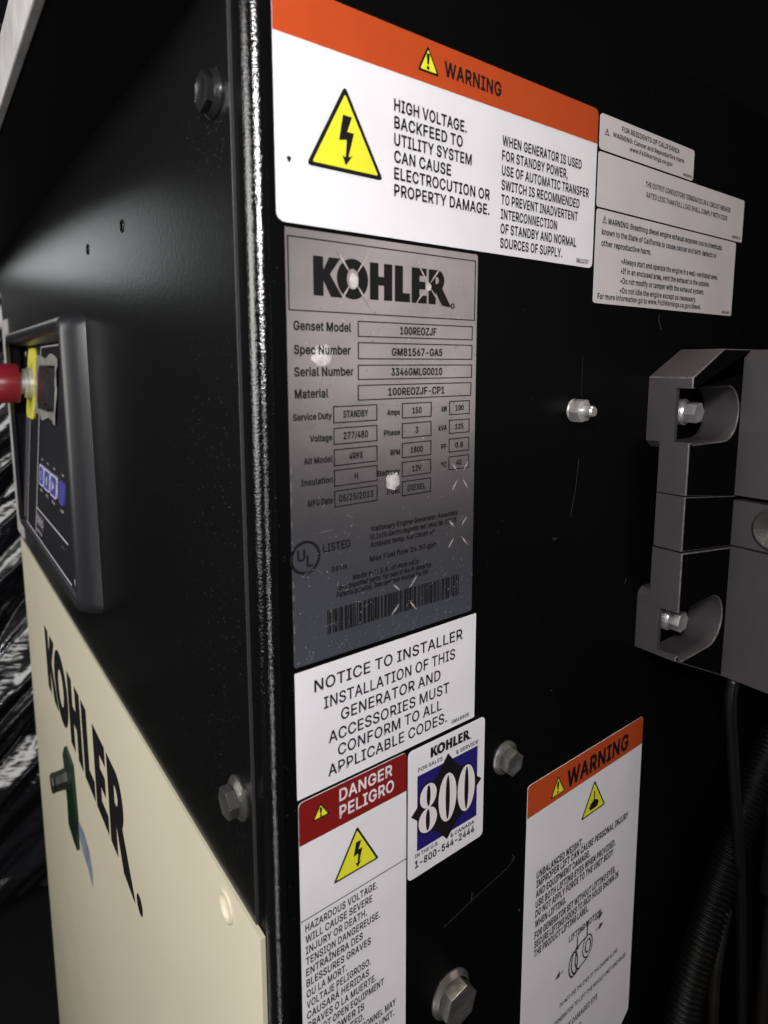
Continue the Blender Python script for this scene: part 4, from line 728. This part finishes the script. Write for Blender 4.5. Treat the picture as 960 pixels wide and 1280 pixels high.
for (y1, y0, kind) in ((.5300, .4990, 'O'), (.4965, .4625, 'A'), (.4585, .4242, '>'), (.4105, .3880, '')):
    z1, z0 = -.1068, -.1282
    bm = plate_bm(TILT, rrect(-y1, -y0, z0, z1, .0045), 0, .0012)
    bt = obj('push_button', bm, M['button_rim'] if kind else M['button'], cp)
    if kind:
        k_ = Ink(TILT, .0013); k_.poly(rrect(-y1 + .0028, -y0 - .0028, z0 + .0018, z1 - .0018, .0035)); k_.done('blue_cap', M['button'], bt)
        y = Ink(TILT, .0014); c = -(y0 + y1) / 2; zc = (z0 + z1) / 2
        if kind == '>': y.poly([(c - .006, zc - .005), (c + .007, zc), (c - .006, zc + .005)])
        elif kind == 'O': y.poly(circle(c, zc, .005, 16), [circle(c, zc, .0032, 16)])
        else: y.poly([(c - .002, zc - .005), (c + .003, zc - .005), (c + .003, zc + .005), (c - .005, zc + .001)])
        y.done('symbol', M['line'], bt)
tt = Ink(TILT, .0004)
for y, sA, sB in ((.525, 'OFF', 'OFF'), (.49, 'AUTO', 'AUTO'), (.452, 'RUN', 'RUN'), (.408, 'LAMP', 'LAMP')):
    tt.text(sB, -y + .002, -y + .018, -.1350, .0028); tt.text(sA, -y + .003, -y + .015, -.1020, .0020)
tt.done('button_lettering', M['line'], fp)
# emergency stop
es = obj('stop_button', lathe([(.022, 0), (.0225, .002), (.0225, .020), (.021, .0235), (.016, .025)], (-.0125, .602, -.0225), (-1, 0, 0), 32), None, M['knob_red'], cp, label='red mushroom stop button on a chrome collar'); smooth_by_angle(es, 40)
bm = lathe([(.0185, .0), (.0185, .006), (.0165, .0065), (.0165, .0105), (.0125, .011), (.0125, .016)], (.0028, .602, -.0225), (-1, 0, 0), 28); o = obj('collar', bm, M['chrome'], es); smooth_by_angle(o, 40)
bm = plate_bm(TILT, rrect(-.633, -.573, -.0630, .0172, .010, 6), 0, .0016); o = obj('guard_plate', bm, M['knob_yellow'], es)
# tape and rocker switch
bm = bmesh.new(); nx, nz = 22, 14; vs = []
for i in range(nx + 1):
    for j in range(nz + 1):
        y = .568 - .132 * i / nx; z = -.0565 + .0635 * j / nz + .006 * math.sin(i * .5) * (0 if 0 < j < nz else 1) * .4
        h = .0016 + .0018 * (noise.noise(Vector((y * 60, z * 60, 2.3))) + .6 * noise.noise(Vector((y * 160, z * 140, 5)))); vs.append(bm.verts.new(TILT(-y, z, h)))
for i in range(nx):
    for j in range(nz):
        a = i * (nz + 1) + j; bm.faces.new((vs[a], vs[a + nz + 1], vs[a + nz + 2], vs[a + 1]))
o = obj('tape_patch', bm, M['tape'], cp, smooth=True, label='crumpled translucent grey tape around the rocker switch')
bm = plate_bm(TILT, rrect(-.509, -.444, -.0460, -.0022, .004), 0, .0070); sw = obj('rocker_switch', bm, M['panel'], cp)
bm = plate_bm(TILT, rrect(-.500, -.452, -.0400, -.0080, .003), .0068, .0088); obj('rocker_cap', bm, M['bezel'], sw)
for y, z in ((.660, .0120), (.660, -.178), (.322, .0120), (.322, -.178)):
    o = obj('panel_screw', lathe([(.0042, 0), (.0042, .0012), (.003, .0022), (.0005, .0024)], TILT(-y, z, 0), (-1, 0, 0), 14), None, M['chrome'], cp, smooth=True)

# ================================================================== moulded plastic housing on the right
hs = empty('plastic_housing', (.345, 0, -.225), 'grey moulded plastic housing bolted to the right face with two bolt pockets', 'housing')
def prism(outline, y0, y1):
    """outline in (x, z), extruded along y"""
    bm = bmesh.new(); a = [bm.verts.new((x, y0, z)) for x, z in outline]; b = [bm.verts.new((x, y1, z)) for x, z in outline]; n = len(outline)
    bm.faces.new(a); bm.faces.new(b[::-1])
    for k in range(n): bm.faces.new((a[k], b[k], b[(k + 1) % n], a[(k + 1) % n]))
    bmesh.ops.recalc_face_normals(bm, faces=bm.faces); return bm
def temp(bm):
    me = bpy.data.meshes.new('tmp'); bm.to_mesh(me); bm.free(); o = bpy.data.objects.new('tmp', me); COL.objects.link(o); return o
def solid(name, adds, cuts, m, parent, bevel=.0007, ang=18):
    base = temp(adds[0]); tmp = []
    for op, bms in (('UNION', adds[1:]), ('DIFFERENCE', cuts)):
        for b in bms:
            c = temp(b); tmp.append(c); md = base.modifiers.new('b', 'BOOLEAN'); md.operation = op; md.object = c; md.solver = 'EXACT'
    dg = bpy.context.evaluated_depsgraph_get(); me = bpy.data.meshes.new_from_object(base.evaluated_get(dg))
    bm = bmesh.new(); bm.from_mesh(me); bpy.data.meshes.remove(me)
    bmesh.ops.remove_doubles(bm, verts=bm.verts, dist=2e-5)
    bmesh.ops.dissolve_limit(bm, angle_limit=math.radians(1.5), verts=bm.verts, edges=bm.edges)
    near = lambda a, b: abs(a - b) < .0008
    def outer(e):                                          # the edges one can see: front rims, flange edge, chamfer edge
        a, b = e.verts[0].co, e.verts[1].co
        if (a - b).length < .0025: return False
        if near(a.y, b.y) and (near(a.y, DF) or near(a.y, DF + .0006)): return True
        return near(a.x, XF) and near(b.x, XF) and (abs(a.z + .0098) < .001 and abs(b.z + .0098) < .001)
    sharp = [e for e in bm.edges if len(e.link_faces) == 2 and e.calc_face_angle() > math.radians(30) and e.is_convex and outer(e)]
    made = bmesh.ops.bevel(bm, geom=sharp, offset=bevel, segments=2, profile=0.5, affect='EDGES', clamp_overlap=False)['faces']
    bm.normal_update(); made = set(made)
    for o in tmp + [base]:
        d_ = o.data; bpy.data.objects.remove(o); bpy.data.meshes.remove(d_)
    for f in bm.faces:
        c = f.calc_center_median(); n = f.normal
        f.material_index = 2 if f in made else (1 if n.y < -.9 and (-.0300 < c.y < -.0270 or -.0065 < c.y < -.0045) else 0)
    o = obj(name, bm, [m, M['black_and_shade'], M['edge_highlight']], parent); smooth_by_angle(o, ang); return o
def stad(x0, xc, z, r):
    return [(x0, z - r)] + [(xc + r * math.cos(math.radians(a)), z + r * math.sin(math.radians(a))) for a in range(-90, 91, 12)] + [(x0, z + r)]
XF, XB, DF, DB = .272, .3376, -.0286, -.130
slope = lambda x, zA, zB: zA + (zB - zA) * (x - XF) / (XB - XF)
up = [(XF, -.0098), (.3093, .0079), (.46, .0079), (.46, -.0935), (XB, -.0905), (XF, -.0830)]
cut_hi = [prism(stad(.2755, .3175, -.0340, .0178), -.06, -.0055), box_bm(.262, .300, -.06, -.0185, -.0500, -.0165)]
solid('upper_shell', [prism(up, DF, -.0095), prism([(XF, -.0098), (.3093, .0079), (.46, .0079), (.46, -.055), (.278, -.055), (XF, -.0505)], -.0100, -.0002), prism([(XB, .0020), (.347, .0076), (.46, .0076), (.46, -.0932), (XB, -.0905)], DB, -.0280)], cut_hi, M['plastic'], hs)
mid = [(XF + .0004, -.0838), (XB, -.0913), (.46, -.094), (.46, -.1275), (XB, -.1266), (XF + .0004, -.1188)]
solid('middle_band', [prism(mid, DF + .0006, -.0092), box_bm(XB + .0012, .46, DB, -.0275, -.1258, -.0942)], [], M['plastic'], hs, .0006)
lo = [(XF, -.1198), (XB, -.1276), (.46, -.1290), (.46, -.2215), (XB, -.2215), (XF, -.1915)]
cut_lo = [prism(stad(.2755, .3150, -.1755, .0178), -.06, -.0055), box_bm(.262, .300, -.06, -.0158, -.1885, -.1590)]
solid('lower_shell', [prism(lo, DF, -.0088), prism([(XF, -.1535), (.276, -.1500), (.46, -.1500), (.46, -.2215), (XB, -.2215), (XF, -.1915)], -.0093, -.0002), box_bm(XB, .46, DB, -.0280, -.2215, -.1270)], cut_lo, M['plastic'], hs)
bm = lathe([(.0140, -.002), (.0140, .0035), (.0125, .0050), (.0100, .0046), (.0001, .0020)], (XB + .0012, -.0560, -.1095), (-1, 0, 0), 30); o = obj('round_boss', bm, M['grey_bolt'], hs); smooth_by_angle(o, 40)
for z, x in ((-.0330, .2985), (-.1738, .2955)):
    bo = flange_bolt(hs, (x, -.0110, z), (0, -1, 0), .0078, .0122, .0095, M['zinc'], .12, name='pocket_bolt', fl=.0012)
    bm = lathe([(.0080, 0), (.0080, .0018), (.0086, .0020), (.0086, .0034), (.0070, .0036), (.0070, .0045), (.0086, .0046), (.0086, .0054)], (x, -.0056, z), (0, -1, 0), 26); obj('washer', bm, M['zinc'], bo)

# ================================================================== cables at the lower right
path = bez([(.520, -.016, -.300), (.459, -.018, -.3377), (.420, -.020, -.370), (.3884, -.020, -.4034), (.3560, -.020, -.455), (.3322, -.020, -.5115), (.318, -.020, -.60)], 360)
Lc = 0; cum = [0]
for p_, q_ in zip(path, path[1:]): Lc += (q_ - p_).length; cum.append(Lc)
bm = tube(path, .012, 12, rf=lambda i: .0118 + .0016 * math.sin(cum[i] / .0042 * 2 * math.pi))
o = obj('corrugated_conduit', bm, M['conduit'], label='ribbed black conduit slanting down the right face below the housing', cat='conduit', smooth=True)
bm = tube(bez([(.3405, -.036, -.222), (.3440, -.034, -.245), (.362, -.032, -.300), (.3954, -.030, -.4143), (.412, -.030, -.50), (.4286, -.030, -.600)], 50), .0042, 10)
o = obj('black_cable', bm, M['cable'], label='thin black cable hanging straight down from under the plastic housing', cat='cable', smooth=True)
bm = tube(bez([(.470, -.030, -.385), (.474, -.030, -.43), (.468, -.030, -.50), (.470, -.030, -.62)], 40), .012, 12, rf=lambda i: .0125 if i < 22 else .006)
o = obj('rubber_hose', bm, M['hose'], label='dull tan hose end at the right edge beside the thin black cable', cat='hose', smooth=True)
bm = tube(bez([(.405, -.018, -.455), (.398, -.016, -.52), (.401, -.018, -.60)], 24), .0045, 10)
o = obj('wire_lead', bm, M['hose'], label='dim short wire left of the tan hose near the bottom', cat='wire', smooth=True)

# ================================================================== surroundings
def crumple(name, fn, nu, nv, m, label, cat):
    bm = bmesh.new(); vs = [[bm.verts.new(fn(i / nu, j / nv)) for j in range(nv + 1)] for i in range(nu + 1)]
    for i in range(nu):
        for j in range(nv): bm.faces.new((vs[i][j], vs[i + 1][j], vs[i + 1][j + 1], vs[i][j + 1]))
    bmesh.ops.recalc_face_normals(bm, faces=bm.faces)
    o = obj(name, bm, m, label=label, cat=cat, smooth=True); return o
def film(u, v):
    x = -.10 + .55 * u; z = -1.08 + 1.75 * v
    s = noise.noise(Vector((x * 2.2, z * 9 - x * 7, 1.2))) * .055 + noise.ridged_multi_fractal(Vector((x * 2.6, z * 11 - x * 10, 4.0)), 1.0, 2.0, 2, 1.0, 2.0) * .026
    return (x, 1.10 + s + .10 * noise.noise(Vector((x * 2, z * 2, 9))), z)
crumple('plastic_film', film, 110, 300, M['film'], 'wrinkled shiny black plastic film hanging behind the left end of the cabinet', 'plastic film')
def blanket(u, v):
    x = .02 + 1.10 * u; y = .045 + .55 * v
    z = .165 + .20 * v - .04 * v * v + .022 * noise.noise(Vector((x * 9, y * 14, 3))) + .010 * noise.noise(Vector((x * 30, y * 40, 7)))
    return (x, y, z)
crumple('insulation_sheet', blanket, 90, 60, M['blanket'], 'dim wrinkled olive sheet piled behind the top edge of the right face', 'sheet')
bm = bmesh.new(); vs = [bm.verts.new(p_) for p_ in ((-4, -4, -1.10), (5, -4, -1.10), (5, 5, -1.10), (-4, 5, -1.10))]; bm.faces.new(vs)
obj('ground', bm, M['floor'], kind='structure')
